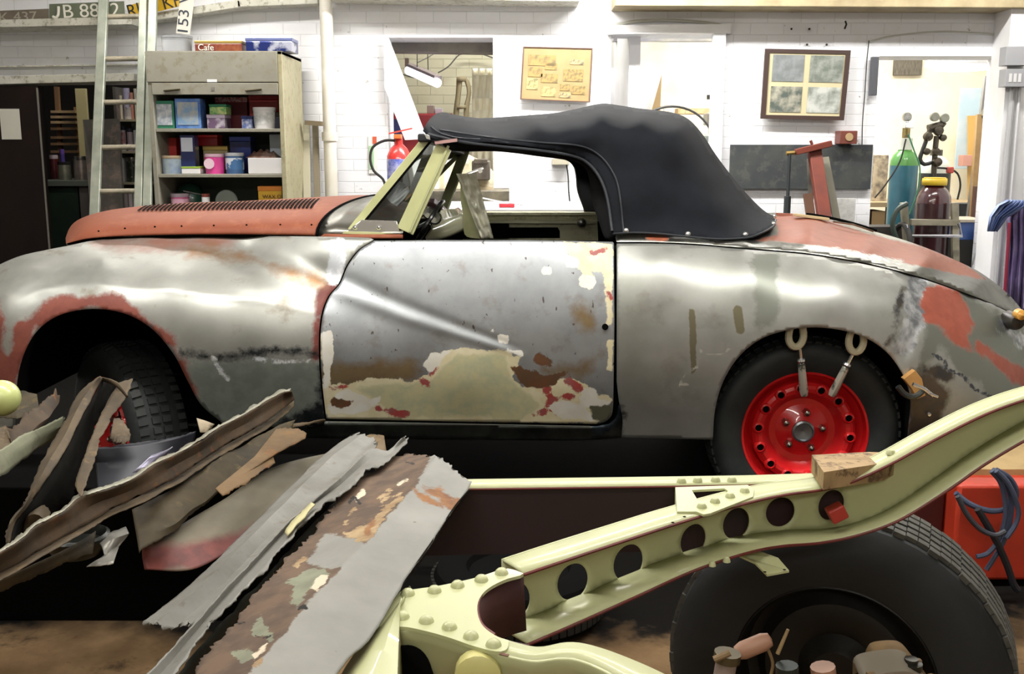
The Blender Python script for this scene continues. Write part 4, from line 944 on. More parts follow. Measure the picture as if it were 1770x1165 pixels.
for k, (x0, y0, x1) in enumerate([(204, 165, 211), (212, 152, 223), (216, 185, 225), (224, 160, 230), (231, 153, 239)]):
    zb = P(220, 206, 8.1).z; ptub('canister', x0, y0, x1, 206, 8.12 + (.0 if k == 2 else .06), M_('canister ' + cols[k], cols[k], .45), desc[k], 'canister', None, 1., None, zb)
desc = ['slim white bottle with a red band on the second store shelf', 'wider pinkish bottle in the middle of the second store shelf', 'white bottle at the right of the second store shelf']
for k, (x0, y0, x1) in enumerate([(207, 218, 216), (218, 222, 229), (230, 218, 236)]):
    ptub('bottle', x0, y0, x1, 261, 8.12, M_('bottle ' + str(k), ['d5cdd0', 'b9a9b0', 'd8d8da'][k], .35), desc[k], 'bottle', M_('dark cap', '2b2b3a', .4), 1., M_('red band', 'c98080', .5, col2='d5cdd0', scale=30) if k == 0 else None, P(220, 261, 8.1).z)
desc = ['white carton on end on the third store shelf', 'dark jar full of metal bits on the third store shelf']
tin(208, 273, 214, 315, 8.12, .15, w_pl, w_pl, desc[0], P(220, 315, 8.1).z, None, 'carton', 'carton', lid=False)
ptub('glass_jar', 215, 272, 236, 315, 8.12, M_('dark mixed jar', '2f3528', .3, col2='b9b49c', scale=40, lo=.6, hi=.7), desc[1], 'jar', dull_chrome, 1., None, P(220, 315, 8.1).z)
for k, x0 in enumerate((214, 222, 230)): tin(x0, 333, x0+7, 372, 8.12, .12, M_('book spine ' + str(k), ['c9b9b4', 'd5c9c9', 'c9c9c0'][k], .6), w_pl, ['pinkish book below the third store shelf beside the grey panel', 'pale middle book below the third store shelf', 'off-white book nearest the ladder stile below the third store shelf'][k], P(220, 372, 8.1).z, None, 'book', 'book', lid=False)
zsb = P(220, 372, 8.1).z; MB().span(P(203, 372, 8.1).x, P(244, 372, 8.1).x, 8.1, 8.4, zsb-.02, zsb).build('shelf', bpy.data.materials['shelf edge'], sr)
# --- pipe and timbers right of the cupboard
pp = MB(); a, b = P(562, -30, 7.36), P(572, 330, 7.36); pp.tube([a, Vector((a.x, a.y, 0))], .045, 16); S2(pp.build('trim_7', M_('pipe paint', 'dedbd2', .4, col2='cfcabc', scale=4)))
pp = MB(); pp.lathe([(.056, -.03), (.056, .03)], 16, Vector((a.x, a.y, P(566, 236, 7.36).z))); S2(pp.build('trim_8', M_('pipe paint', 'dedbd2')))
def leanplank(label, x0, y0, x1, y1, Y0, Y1, w, d, m, name='timber_board', cat='board'):
    a = P(x0, y0, Y1); b = P(x1, y1, Y0); k = (b - a); b = a + k * (a.z / (a.z - b.z)) if b.z < a.z else b
    o = MB().bar(b, a, w, d, up=(0, 1, 0)).build(name, m, bevel=.002, smooth=False); return tag(o, label, cat)
leanplank('pale upright board next to the cupboard side', 529, 214, 531, 330, 7.3, 7.44, .05, .03, M_('pale grey board', 'b1ac96', .7))
leanplank('darker narrow upright board between cupboard and white pipe', 545, 212, 548, 330, 7.3, 7.44, .04, .03, M_('dark grey board', '79705c', .7))
tag(MB().bar(P(528, 212, 7.28), P(557, 214, 7.28), .06, .03).build('wall_bracket', M_('bracket timber', '70634c', .7)), 'short horizontal timber bracket fixed across the two boards', 'bracket')
# --- window opening: workroom beyond
S2(MB().bar(P(640, 76, 7.95), P(880, 79, 7.95), .2, .12).build('trim_9', M_('weathered lintel', '77706c', .7, col2='8b867c', scale=6)))
fl = thing('strip_lamp', 'lit fluorescent strip hanging aslant in the room beyond the window opening', 'lamp', P(730, 128, 8.8))
a, b = P(706, 112, 8.9), P(757, 134, 8.5); MB().bar(a, b, .07, .03).build('lamp_body', M_('lamp casing', '7d7270', .6), fl, bevel=.004)
MB().tube([a + Vector((0, -.03, -.045)), b + Vector((0, -.03, -.045))], .035, 12).build('lamp_tube', emis('strip tube glow', 'f4f2ff', 5), fl)
MB().box(a + Vector((-.01, -.02, 0)), (.03, .06, .1)).build('end_cap', M_('cap dark', '5a4a40', .6), fl)
for x, x2 in ((721, 721), (739, 740)): MB().tube([P(x, 86, 8.8), P(x2, 118 if x == 721 else 122, 8.75)], .004, 5).build('hanging_chain', dk, fl)
def cable(label, pts, Y, r=.006, m=None, name='cable'):
    o = MB().tube([P(*p[:2], p[2] if len(p) > 2 else Y) for p in sm(pts, 5)], r, 6).build(name, m or M_('grey cable', '55534c', .6)); return tag(o, label, 'cable')
cable('grey cable rising from the strip lamp to the right along the back wall', [(757,126),(775,115),(790,98),(800,93),(830,93),(852,100)], 9.45)
cable('grey cable sagging from the white plank to the strip lamp', [(676,116),(690,126),(715,134),(745,138)], 9.4)
cable('thin slack flex tied to the lamp chain', [(722,108,8.8),(742,98,8.9),(758,88,9.0)], 8.8, .004)
mb = MB(); mb.rows([tw(sm([(789,133),(788,160),(784,190),(783,210)], 8), 9.3), tw(sm([(798,134),(795,160),(792,190),(791,210)], 8), 9.28)]); mb.rows([tw(sm([(798,134),(805,140),(810,155),(808,170),(804,182),(803,210)], 8), 9.28), tw(sm([(805,132),(812,142),(815,158),(813,172),(811,185),(810,210)], 8), 9.3)]); mb.rows([tw([(789,133),(805,132)], 9.29), tw([(791,142),(806,141)], 9.29)])
mb.rows([tw([(790,183),(806,182)], 9.29), tw([(790,189),(806,188)], 9.29)])
tag(mb.build('body_pattern_frame', M_('brown grey frame', '8d8262', .7), solid=.02), 'curved brown frame standing against the cream brick wall', 'frame')
mb = MB(); Yb = 8.3
mb.rows([[P(x, y, Yb + .03*math.sin(x*.5 + y*.1)) for x in range(816, 862, 6)] for y in (118, 130, 150, 170, 190, 215, 300)])
tag(mb.build('dust_sheet', M_('cream dust sheet', 'ded5b4', .6, col2='efead2', scale=4), solid=.004), 'cream dust sheet hanging at the edge of the window opening', 'sheet')
def cabinet(label, x0, y0, x1, y1, Y, d, m, name='tool_cabinet'):
    return pbox(name, x0, y0, x1, y1, Y, d, m, label, 'cabinet', zb=.01)
rcab = thing('tool_cabinet', 'red metal cabinet in the room beyond the window opening', 'cabinet', P(740, 300, 8.6))
X0_, X1_, Z0_, Z1_ = pr(671, 196, 782, 300, 8.6)
MB().span(X0_, X1_, 8.62, 9.0, 0.01, Z1_).build('carcass', M_('cabinet red', 'b93a40', .4, col2='a83238', scale=5), rcab); xm_ = P(724, 220, 8.6).x
MB().span(X0_+.01, xm_-.006, 8.6, 8.62, .1, Z1_-.01).build('door', M_('cabinet red', 'b93a40'), rcab, bevel=.003); MB().span(xm_+.006, X1_-.01, 8.6, 8.62, .1, Z1_-.01).build('door', M_('cabinet red', 'b93a40'), rcab, bevel=.003)
rcab.location.z = 0; 
for ch in [o for o in C.objects if o.parent == rcab]: ch.location.z = WO[ch.name].z
WO[rcab.name].z = 0
tag(pbox('blue_board', 671, 206, 692, 243, 8.3, .04, M_('dark blue panel', '252a58', .5), zb=.01), 'dark blue board standing before the red cabinet', 'board')
for (x0, y0, x1, m_, l_) in ((706, 184, 716, 'a49a86', 'small beige box on the red cabinet'), (738, 182, 750, '8a8478', 'greyish jar on the red cabinet next to the pale box'), (752, 187, 764, 'b0b8c0', 'pale blue grey box on the red cabinet')):
    tag(pbox('small_box', x0, y0, x1, 196, 8.7, .12, M_('item ' + m_, m_, .5), zb=Z1_), l_, 'box')
mb = MB(); mb.prism(tw([(664,60),(672,66),(738,240),(700,242),(664,150)], 7.42), (0, .03, 0)); 
tag(mb.build('white_plank', M_('paint splashed plank', 'e6e6ea', .5, col2='c3c8c4', scale=12, lo=.55, hi=.7), smooth=False), 'broad white plank leaning aslant across the window opening', 'plank')
# --- bench with vice and draped cloth
bn = thing('workbench', 'dark timber workbench under the vice seen through the car', 'workbench', P(790, 380, 7.1)); bn.location.z = 0; WO[bn.name].z = 0
X0_, X1_, Z0_, Z1_ = pr(700, 330, 880, 351, 6.9); MB().span(X0_, X1_, 6.9, 7.42, Z0_, Z1_).build('bench_top', M_('oily bench timber', '4a4740', .6, col2='7b735e', scale=9), bn, bevel=.004)
for x in (X0_+.05, X1_-.06): MB().span(x-.04, x+.04, 6.95, 7.35, 0, Z0_).build('leg', M_('oily bench timber', '4a4740'), bn)
vc = thing('bench_vice', 'dark cast iron bench vice on the workbench', 'vice', (P(832, 330, 7.1).x, 7.1, Z1_)); vm = M_('vice iron', '5f574c', .45, .5, col2='463f38', scale=14)
q = P(832, 300, 7.1); MB().lathe([(.085, 0), (.08, .02), (.05, .035), (.045, .1)], 16, (q.x, 7.1, Z1_)).build('base', M_('beige casting', '94866a', .5), vc)
MB().box((q.x, 7.08, Z1_+.13), (.12, .2, .13)).build('body', vm, vc, bevel=.01); MB().box((q.x, 6.99, Z1_+.19), (.09, .04, .03)).build('jaw', vm, vc, bevel=.003); MB().box((q.x, 7.06, Z1_+.19), (.09, .03, .03)).build('jaw', vm, vc, bevel=.003)
MB().tube([(q.x, 6.95, Z1_+.13), (q.x, 6.85, Z1_+.13)], .014, 10).build('screw', chrome, vc); MB().tube([(q.x-.09, 6.87, Z1_+.11), (q.x+.02, 6.87, Z1_+.15)], .008, 8).build('handle', chrome, vc)
mb = MB(); rr_ = []
for j in range(9):
    y = 252 + j*10; row = []
    for i in range(20):
        x = 690 + i*8.6; edge = np.interp(x, [690, 730, 800, 840, 856], [300, 262, 262, 282, 300])
        yy = edge + (333 - edge)*j/8; row.append(P(x, yy, 7.36 - .05*math.sin(x*.11 + j*.7) - .12*j/8 + .02*math.sin(x*.4)))
    rr_.append(row)
mb.rows(rr_); tag(mb.build('draped_cloth', M_('cream cotton cloth', 'cdc6ac', .75, col2='bcb497', scale=6), solid=.006), 'cream cloth draped over something behind the bench vice', 'cloth')
tb = thing('trestle_table', 'white topped table on the far side of the car', 'table', P(900, 380, 5.9)); tb.location.z = 0; WO[tb.name].z = 0
X0_, X1_, _, Z1_ = pr(735, 362, 1080, 372, 5.85); MB().span(X0_, X1_, 5.85, 6.75, Z1_-.03, Z1_).build('table_top', M_('whitewashed board', 'd8d8d8', .5, col2='c9c9c6', scale=5), tb, bevel=.004)
for x in (X0_+.08, X1_-.08): MB().span(x-.03, x+.03, 5.95, 6.65, 0, Z1_-.03).build('leg', lt_wood, tb)
q = P(876, 361, 6.0); tag(MB().box((q.x, 6.05, Z1_+.012), (.09, .06, .022)).build('red_case', M_('red case', 'c9303c', .4), bevel=.004), 'small red case on the white topped table', 'case')
tag(MB().tube([Vector((P(830, 350, 6.4).x, 6.6, Z1_+.03)), Vector((P(905, 355, 6.1).x, 6.05, Z1_+.008))], .005, 6).build('steel_rod', chrome), 'thin steel rod lying across the white topped table', 'rod')
# --- fire extinguisher
q = P(690, 300, 7.25); ex = thing('fire_extinguisher', 'red fire extinguisher with a blue label hung by the white plank', 'fire extinguisher', (q.x, 7.25, P(690, 330, 7.25).z)); zb_ = P(690, 330, 7.25).z; zt_ = P(690, 262, 7.25).z
MB().lathe([(0, 0), (.075, 0), (.082, .02), (.082, zt_-zb_-.03), (.06, zt_-zb_+.02), (.03, zt_-zb_+.05), (.028, zt_-zb_+.09), (0, zt_-zb_+.09)], 24, (q.x, 7.25, zb_)).build('cylinder', M_('extinguisher red', 'cf3230', .3, coat=.4), ex)
MB().lathe([(.0835, .08), (.0835, zt_-zb_-.05)], 24, (q.x, 7.25, zb_), cap=False).build('paper_label', M_('blue label', '5a66b8', .4, col2='b9b9d8', scale=20), ex)
MB().box((q.x, 7.22, zt_+.10), (.05, .08, .03)).build('valve', M_('orange head', 'd86a30', .4), ex, bevel=.004); MB().bar((q.x-.06, 7.2, zt_+.12), (q.x+.1, 7.2, zt_+.155), .02, .01).build('lever', M_('red lever', 'b8453a', .4), ex)
MB().tube([P(*p, 7.2) for p in sm([(683,243),(665,243),(645,254),(640,274),(646,295),(662,310),(668,330)], 5)], .009, 8).build('hose', dk, ex)
sg = pbox('safety_sign', 637, 235, 652, 300, 7.49, .006, M_('pale sign', 'd8dcd8', .5), 'small white red and green safety sign by the extinguisher hose', 'sign', bev=0)
decal('red_field', 644, 236, 651, 249, 7.488, M_('sign red', 'c2553a', .5), sg); decal('green_field', 638, 252, 646, 292, 7.488, M_('sign green', '9ec49a', .5), sg)
# --- socket and cable
tag(pbox('socket_box', 954, 274, 984, 285, 7.42, .08, M_('beige socket', 'a39e8c', .5)), 'beige electrical box on the white wall seen through the side window', 'socket')
cable('thin black cable hanging from the beige electrical box', [(979,284),(982,305),(983,330),(986,362),(986,390)], 7.44, .005, dk)
# --- pictures
def frame(label, c, Y, m, pic_m, fw=.02, photos=()):
    a = [P(x, y, Y) for x, y in c]; cen = sum(a, Vector()) / 4; t = thing('picture_frame', label, 'picture', cen)
    inner_ = [p + (cen - p).normalized()*fw*1.4 for p in a]
    MB().prism(a, (0, .02, 0), [inner_]).build('frame', m, t, smooth=False)
    MB().prism([p + Vector((0, .008, 0)) for p in inner_], (0, .004, 0)).build('mount', pic_m, t, smooth=False)
    def uv(u, v): return a[0].lerp(a[1], u).lerp(a[3].lerp(a[2], u), v) + Vector((0, .004, 0))
    for (u0, v0, u1, v1, pm) in photos:
        MB().prism([uv(u0, v0), uv(u1, v0), uv(u1, v1), uv(u0, v1)], (0, .003, 0)).build('photograph', pm, t, smooth=False)
    return t
sep = lambda k, c1='977c48', c2='6a5e3e': M_('sepia print %d' % k, c1, .6, col2=c2, scale=22 + 4*k, lo=.45, hi=.6)
frame('small framed sheet of sepia photographs above the car roof', [(904,80),(1025,83),(1020,177),(899,172)], 7.44, M_('thin dark frame', '5a4238', .5), M_('sepia mount', '98835a', .6, col2='8e7850', scale=5), .008,
      [(.09,.15,.48,.35,sep(0)), (.10,.38,.30,.56,sep(1)), (.33,.30,.50,.42,sep(2)), (.28,.50,.52,.66,sep(3)), (.08,.58,.24,.80,sep(4, 'a89c68', '6f6a4a')), (.30,.74,.50,.92,sep(5, 'b09c66', '7d7450')), (.68,.22,.88,.31,sep(6, 'a8956a', '5d5848')), (.60,.40,.88,.62,sep(7)), (.72,.70,.92,.86,sep(8)), (.55,.84,.72,.93,sep(9, 'a8956a', '5d5848')), (.56,.68,.70,.80,sep(10))])
g1 = lambda k, c1, c2, s=16: M_('grey photograph %d' % k, c1, .5, col2=c2, scale=s, lo=.4, hi=.62)
frame('large dark framed picture of four black and white photographs on the right', [(1323,84),(1471,87),(1459,208),(1315,205)], 7.43, M_('dark wood frame', '40302c', .45), M_('cream mount', 'bfb592', .55), .03,
      [(.10,.08,.47,.46,g1(0, '6f7474', '84888a')), (.54,.08,.93,.46,g1(1, '697068', '8f948c')), (.10,.53,.47,.90,g1(2, '4f5852', 'a5a292', 12)), (.54,.53,.93,.90,g1(3, 'b9bcb6', '71786f', 9))])
# --- doorway three
S2(MB().bar(P(1243, 50, 7.47), Vector((P(1243, 50, 7.47).x + .0, 7.47, 0)), .085, .06, up=(0, 1, 0)).build('trim_10', white_paint)); S2(MB().bar(P(1050, 52, 7.455), P(1262, 50, 7.455), .06, .06).build('trim_11', white_paint))
ar = MB(); ar.tube(tw(sm([(1054,46),(1090,38),(1150,35),(1215,39),(1262,47)], 8), 7.49), .012, 6); S2(ar.build('trim_12', M_('shadowed arch edge', 'bdbdb4', .6)))
ar = MB(); ar.tube(tw(sm([(1503,72),(1545,62),(1620,55),(1700,58),(1765,66)], 8), 7.49), .006, 6); S2(ar.build('trim_13', M_('shadowed arch edge', 'bdbdb4')))
tag(pbox('roller_blind_box', 1060, 60, 1248, 71, 8.6, .1, M_('grey box section', '9a98a0', .5, col2='c8c4b8', scale=4)), 'long grey box section across the top of the middle doorway', 'box section')
mb = MB(); mb.rows([[P(x, y, 8.9 + .05*math.sin(x*.2)) for x in range(1050, 1146, 8)] for y in (84, 130, 180)] ); 
mb2 = MB(); mb2.rows([tw(sm([(1040,118),(1090,118),(1144,122)], 9), 8.8), tw(sm([(1040,150),(1090,150),(1143,135)], 9), 8.75), tw(sm([(1040,190),(1090,190),(1128,190)], 9), 8.75), tw(sm([(1040,330),(1090,330),(1122,330)], 9), 8.75)])
tag(mb2.build('white_sheet', M_('bleached sheet', 'efefef', .6), solid=.01), 'big white sheet hanging inside the middle doorway', 'sheet')
tag(MB().prism(tw([(1144,128),(1140,215),(1120,215)], 8.7), (0, .02, 0)).build('tapered_board', M_('tan board', 'b69a6c', .6), smooth=False), 'tapering tan board beside the white sheet in the middle doorway', 'board')
tag(pbox('wall_shelf', 1172, 187, 1262, 197, 9.9, .2, lt_wood), 'timber shelf on the cream wall of the middle room', 'shelf')
tag(pbox('round_clock', 1234, 103, 1247, 128, 10.5, .04, M_('grey plate', '8a8e84', .5, col2='c4c6c0', scale=30)), 'small grey switch panel at the edge of the middle doorway', 'switch panel')
tp = thing('wall_tap', 'dark pipe bracket sticking out by the middle doorway', 'bracket', P(1235, 168, 9.9)); MB().tube([P(1222, 167, 9.9), P(1262, 166, 9.9)], .014, 8).build('arm', dk, tp); MB().box(P(1226, 168, 9.9), (.04, .04, .04)).build('knuckle', dk, tp)
dm = thing('pillar_drill', 'grey bench drill glimpsed at the edge of the middle doorway', 'drill', P(1235, 300, 9.0)); dg = M_('drill grey', '6d7a74', .5, col2='8f9a92', scale=10)
MB().box(P(1233, 206, 9.0), (.14, .2, .1)).build('head', M_('drill head', '8a8478', .5), dm, bevel=.01); MB().tube([P(1240, 206, 9.0), P(1240, 330, 9.0)], .025, 10).build('column', chrome, dm); MB().box(P(1234, 240, 8.98), (.16, .18, .05)).build('table', dg, dm, bevel=.004); MB().box(P(1232, 225, 8.96), (.06, .1, .07)).build('chuck', M_('yellow knob', 'b8a03a', .5), dm, bevel=.008); MB().box((P(1236, 260, 9.0).x, 9.0, .5), (.4, .4, .99)).build('stand', dg, dm)
hp = MB(); cc = P(1160, 262, 7.9); hp.tube([cc + Vector((.33*math.cos(t), 0, .33*math.sin(t))) for t in [2*PI*k/48 for k in range(48)]], .009, 8, closed=True)
hoop = thing('wire_wheel', 'thin rimmed wheel showing above the hood in the middle doorway', 'wheel', (cc.x, 7.9, cc.z-.33)); hp.build('rim', M_('dark rim', '4a4a48', .4, .5), hoop)
for k in range(12): MB().tube([cc, cc + Vector((.33*math.cos(k*PI/6+.2), 0, .33*math.sin(k*PI/6+.2)))], .002, 4).build('spoke', chrome, hoop)
MB().tube([cc + Vector((0, -.03, 0)), cc + Vector((0, .03, 0))], .025, 10).build('hub', chrome, hoop); MB().tube([cc + Vector((0, 0, -.33)), Vector((cc.x, 7.9, .0))], .012, 6).build('stand', dk, hoop)
# --- blackboard wall
bb_ = pbox('blackboard', 1262, 250, 1507, 327, 7.46, .03, M_('chalky blackboard', '33373a', .75, col2='404340', scale=5, col3='484a46', scale3=14), 'long dark board fixed along the white brick wall', 'board')
sp_ = thing('wooden_box', 'small brown wooden box with a round dial on the dark board', 'box', P(1467, 249, 7.42)); X0_, X1_, Z0_, Z1_ = pr(1452, 226, 1482, 249, 7.38)
MB().span(X0_, X1_, 7.38, 7.5, Z0_, Z1_).build('case', M_('mahogany case', '6d3a30', .5), sp_, bevel=.004); MB().lathe([(.028, 0), (.026, -.006), (0, -.006)], 18, P(1468, 237, 7.378), 'Y').build('dial', M_('brass dial', 'a8906a', .5), sp_)
tst = thing('t_shaped_stand', 'red painted T shaped stand leaning on the dark board', 'stand', (P(1420, 380, 7.1).x, 7.1, 0)); rp = M_('faded red paint', '70301f', .65, col2='62291d', scale=8)
a, b = P(1407, 257, 7.2), P(1426, 385, 7.0); b = a + (b-a)*(a.z/(a.z-b.z)); MB().bar(b, a, .085, .06, up=(0, 1, 0)).build('post', rp, tst, bevel=.004); MB().bar(P(1375, 263, 7.15), P(1437, 248, 7.15), .05, .04).build('cross_bar', rp, tst, bevel=.004); MB().tube([P(1404, 250, 7.15), P(1401, 243, 7.15)], .01, 8).build('peg', rp, tst)
leanplank('thin grey lath leaning just right of the red stand', 1426, 272, 1447, 385, 7.1, 7.3, .05, .02, M_('grey lath', '6d6a5c', .7))
leanplank('second grey lath beside the red stand with a dark edge', 1398, 275, 1404, 385, 7.15, 7.3, .03, .02, M_('dark lath', '4f4a42', .7))
leanplank('short brown board standing left of the red stand', 1396, 335, 1403, 385, 7.15, 7.2, .06, .03, M_('red brown board', '6a4a38', .7))
ir = thing('iron_bar', 'slim upright iron bar with a brass head before the dark board', 'bar', (P(1361, 380, 7.1).x, 7.1, 0)); a, b = P(1365, 265, 7.15), P(1360, 370, 7.1); MB().tube([Vector((b.x, b.y, 0)), a], .012, 8).build('shaft', M_('dark iron', '33383a', .5, .5), ir); MB().tube([Vector((b.x, b.y, 0)), b + Vector((0, 0, .12))], .024, 8).build('sleeve', M_('dark iron', '33383a'), ir); MB().tube([P(1359, 265, 7.15), P(1374, 264, 7.15)], .014, 8).build('head', M_('old brass', '8d7440', .5, .5), ir)
wp = pbox('white_board', 1442, 343, 1476, 470, 7.40, .02, M_('scribbled white board', 'd5d5d2', .6, col2='c2c2c0', scale=40), 'white painted board low on the wall beside the laths', 'board')
for x, y in ((1368,50),(1399,50),(1395,77),(1429,77)): tag(MB().tube([P(x, y, 7.44), P(x, y, 7.51)], .008, 6).build('wall_peg', dk), 'small dark peg in the white brick above the large picture', 'peg', 'pegs above the large picture')
tag(MB().tube(tw([(1461,36),(1463,42),(1460,50)], 7.46), .006, 6).build('wall_hook', dk), 'dark metal hook high on the wall near the beam', 'hook')
cable('black cable running down the wall edge beside the right doorway', [(1502,70),(1498,110),(1495,160),(1491,210),(1490,250)], 7.48, .0035, dk)
tag(pbox('grey_strip', 1506, 98, 1518, 165, 7.44, .04, M_('dark grey strip', '4d4f55', .5)), 'dark grey vertical strip fixed beside the right doorway', 'strip')
# --- right doorway, back room
tag(pbox('air_brick', 1546, 102, 1594, 130, 10.5, .04, M_('dark grille', '6a6252', .6, col2='3e3a32', scale=50, stretch=(3, 1, .3))), 'dark ventilation grille high on the cream wall', 'grille')
lp = thing('large_lamp', 'large glowing lamp shade high in the right doorway', 'lamp', P(1660, 112, 9.3)); MB().lathe([(.05, .1), (.28, .02), (.30, -.03)], 28, P(1660, 108, 9.3), cap=False).build('shade', white_paint, lp, solid=.004); MB().lathe([(0, -.06), (.22, -.045), (.26, -.02), (.2, 0)], 28, P(1660, 112, 9.3)).build('bulb', emis('lamp glow', 'fffdf0', 9), lp)
ps = pbox('poster', 1655, 152, 1702, 292, 10.3, .01, M_('pale blue grey poster', 'a9bdc6', .6, col2='c6ccca', scale=2.5), 'pale blue poster on the back wall behind the poles', 'poster')
leanplank('grey pole leaning in the right doorway', 1705, 133, 1680, 330, 8.6, 8.9, .035, .035, M_('grey pole', '6f6c66', .6), 'pole', 'pole')
leanplank('slim ochre pole nearest the white pillar', 1722, 128, 1722, 330, 8.6, 8.9, .025, .025, M_('ochre pole', 'b58e4a', .6), 'pole', 'pole')
pk = thing('timber_plank', 'broad brown plank with a dark knob standing in the right doorway', 'plank', (P(1700, 380, 8.4).x, 8.4, 0)); MB().bar((P(1694, 380, 8.4).x, 8.4, 0), P(1703, 198, 8.5), .14, .04, up=(0, 1, 0)).build('board', M_('tan plank', 'a98a5c', .65, col2='94744a', scale=6), pk); MB().lathe([(.05, -.02), (.055, 0), (.03, .05), (0, .06)], 14, P(1705, 200, 8.5)).build('knob', M_('olive knob', '57503a', .6), pk)
tag(MB().bar((P(1695, 380, 8.3).x, 8.3, 0), P(1699, 322, 8.3), .14, .04, up=(0, 1, 0)).build('short_plank', M_('dark brown plank', '5a3f34', .7), smooth=False), 'short dark brown plank in front of the broad plank', 'plank')
leanplank('ochre sheet of board on the back wall low behind the pole', 1690, 200, 1690, 300, 10.1, 10.2, .2, .01, M_('ochre board', 'b08a4a', .6))
tag(pbox('pink_rag', 1664, 268, 1680, 287, 10.0, .1, M_('pink rag', 'b98878', .8)), 'faded pink cloth hanging below the blue poster', 'cloth')
rb = thing('back_bench', 'brown topped bench at the back of the right doorway', 'bench', (P(1600, 380, 9.2).x, 9.2, 0)); X0_, X1_, Z0_, Z1_ = pr(1490, 350, 1712, 358, 9.2)
MB().span(X0_, X1_, 9.2, 9.9, Z0_, Z1_).build('bench_top', M_('bench tan top', '9b8766', .6), rb)
for x in (X0_+.05, X0_+.45, X1_-.05): MB().span(x-.03, x+.03, 9.22, 9.8, 0, Z0_).build('leg', dk, rb)
tag(pbox('cardboard_box', 1507, 365, 1530, 386, 9.25, .3, M_('cardboard', 'a98c64', .8), zb=.01), 'cardboard box under the back bench', 'box')
tag(pbox('grinder', 1512, 268, 1536, 292, 9.4, .2, M_('beige machine', 'a99a80', .5, col2='5f564a', scale=14), zb=Z1_), 'beige bench grinder on the back bench left of the cylinders', 'grinder')
def cyl(label, x0, x1, ys, yb, Y, m, shoulder, nm, neckh=.08, nr=.35, valve=None):
    xa, xb = P(x0, ys, Y).x, P(x1, ys, Y).x; r = (xb-xa)/2; c = Vector(((xa+xb)/2, Y, 0)); zsd = P((x0+x1)/2, ys, Y).z
    t = thing('gas_cylinder', label, 'gas cylinder', c)
    MB().lathe([(0, .01), (r*.95, .01), (r, .03), (r, zsd)], 28, c).build('cylinder_body', m, t)
    h = r*1.1; MB().lathe([(r+.0005, zsd-.005), (r*.97, zsd + h*.3), (r*.8, zsd + h*.65), (r*.5, zsd + h*.92), (r*nr, zsd + h)], 28, c, cap=False).build('shoulder', shoulder, t)
    MB().lathe([(r*nr, 0), (r*nr, neckh), (r*nr*.8, neckh)], 16, c + Vector((0, 0, zsd + h - .002))).build('neck', nm, t)
    return t, c, r, zsd + h + neckh
tq = M_('teal cylinder paint', '2a6676', .35, coat=.3, col2='235868', scale=5); gr_ = M_('green shoulder', '48853a', .35, coat=.3); wn = M_('white neck', 'cfd2c6', .4)
t, c, r, zt_ = cyl('tall teal gas cylinder with a green shoulder', 1539, 1586, 285, 400, 8.35, tq, gr_, wn, .09, .5)
brass = M_('brass fittings', '8a7a4a', .35, .8, col2='5f5a4c', scale=20)
MB().tube([(c.x, c.y, zt_), (c.x, c.y, zt_+.08)], .03, 12).build('valve', brass, t); MB().box((c.x, c.y-.04, zt_+.10), (.07, .05, .05)).build('regulator', chrome, t, bevel=.006); MB().lathe([(.035, 0), (.035, -.03), (0, -.03)], 18, (c.x-.03, c.y-.06, zt_+.16), 'Y').build('gauge', M_('gauge chrome', 'b9b9b4', .2, .9, col2='2b2b2b', scale=9), t)
MB().tube(tw(sm([(1566,240),(1555,280),(1530,320),(1512,342)], 6), 8.2), .006, 6).build('hose', dk, t); MB().tube(tw(sm([(1570,232),(1580,260),(1590,290),(1586,330),(1572,370)], 6), 8.2), .006, 6).build('hose', M_('green hose', '3f7a5a', .5), t)
t, c, r, zt_ = cyl('black gas cylinder with a white shoulder behind the trolley', 1590, 1642, 298, 400, 8.7, M_('black cylinder', '262824', .4, col2='34362f', scale=6), wn, M_('dark neck', '4a4a40', .4), .05, .4)
t2, c2, r2, z2_ = cyl('maroon gas cylinder with a yellow collar on the trolley', 1584, 1642, 350, 480, 7.95, M_('maroon cylinder', '321015', .3, coat=.5, col2='290d11', scale=6), M_('maroon shine', '3c1418', .22, coat=.7), M_('yellow collar', 'c9a92a', .4), .05, .62)
MB().lathe([(r2*.7, 0), (r2*.72, .03), (r2*.7, .05)], 24, (c2.x, c2.y, z2_-.06), cap=False).build('collar', M_('yellow collar', 'c9a92a'), t2, solid=.01)
rg = thing('regulator_set', 'welding regulators with two round gauges above the cylinders', 'regulator', (c.x, 8.5, zt_)); dkb = M_('dark brass', '4c463c', .4, .7)
MB().tube([P(1614, 300, 8.5), P(1616, 262, 8.5), P(1619, 235, 8.5)], .022, 10).build('stem', dkb, rg)
for x, y in ((1614, 202), (1631, 204)): MB().lathe([(.036, 0), (.036, -.03), (.03, -.034), (0, -.03)], 20, P(x, y, 8.5), 'Y').build('gauge', M_('grey gauge', '7f8074', .4, .3), rg)
MB().tube([P(1600, 245, 8.5), P(1605, 228, 8.5), P(1625, 222, 8.5), P(1633, 212, 8.5)], .018, 10).build('manifold', dkb, rg); MB().tube([P(1604, 222, 8.5), P(1628, 215, 8.5)], .03, 10).build('manifold', dkb, rg)
MB().tube(tw(sm([(1602,240),(1594,262),(1590,276),(1598,284),(1612,280)], 5), 8.5), .017, 10).build('torch_handle', M_('black handle', '1e1e1e', .5), rg); MB().tube(tw(sm([(1620,290),(1640,292),(1655,300),(1660,320),(1655,345)], 5), 8.4), .008, 8).build('hose', dk, rg); MB().box(P(1642, 294, 8.4), (.05, .05, .05)).build('valve_knob', M_('red knob', 'a03a30', .5), rg, bevel=.01)
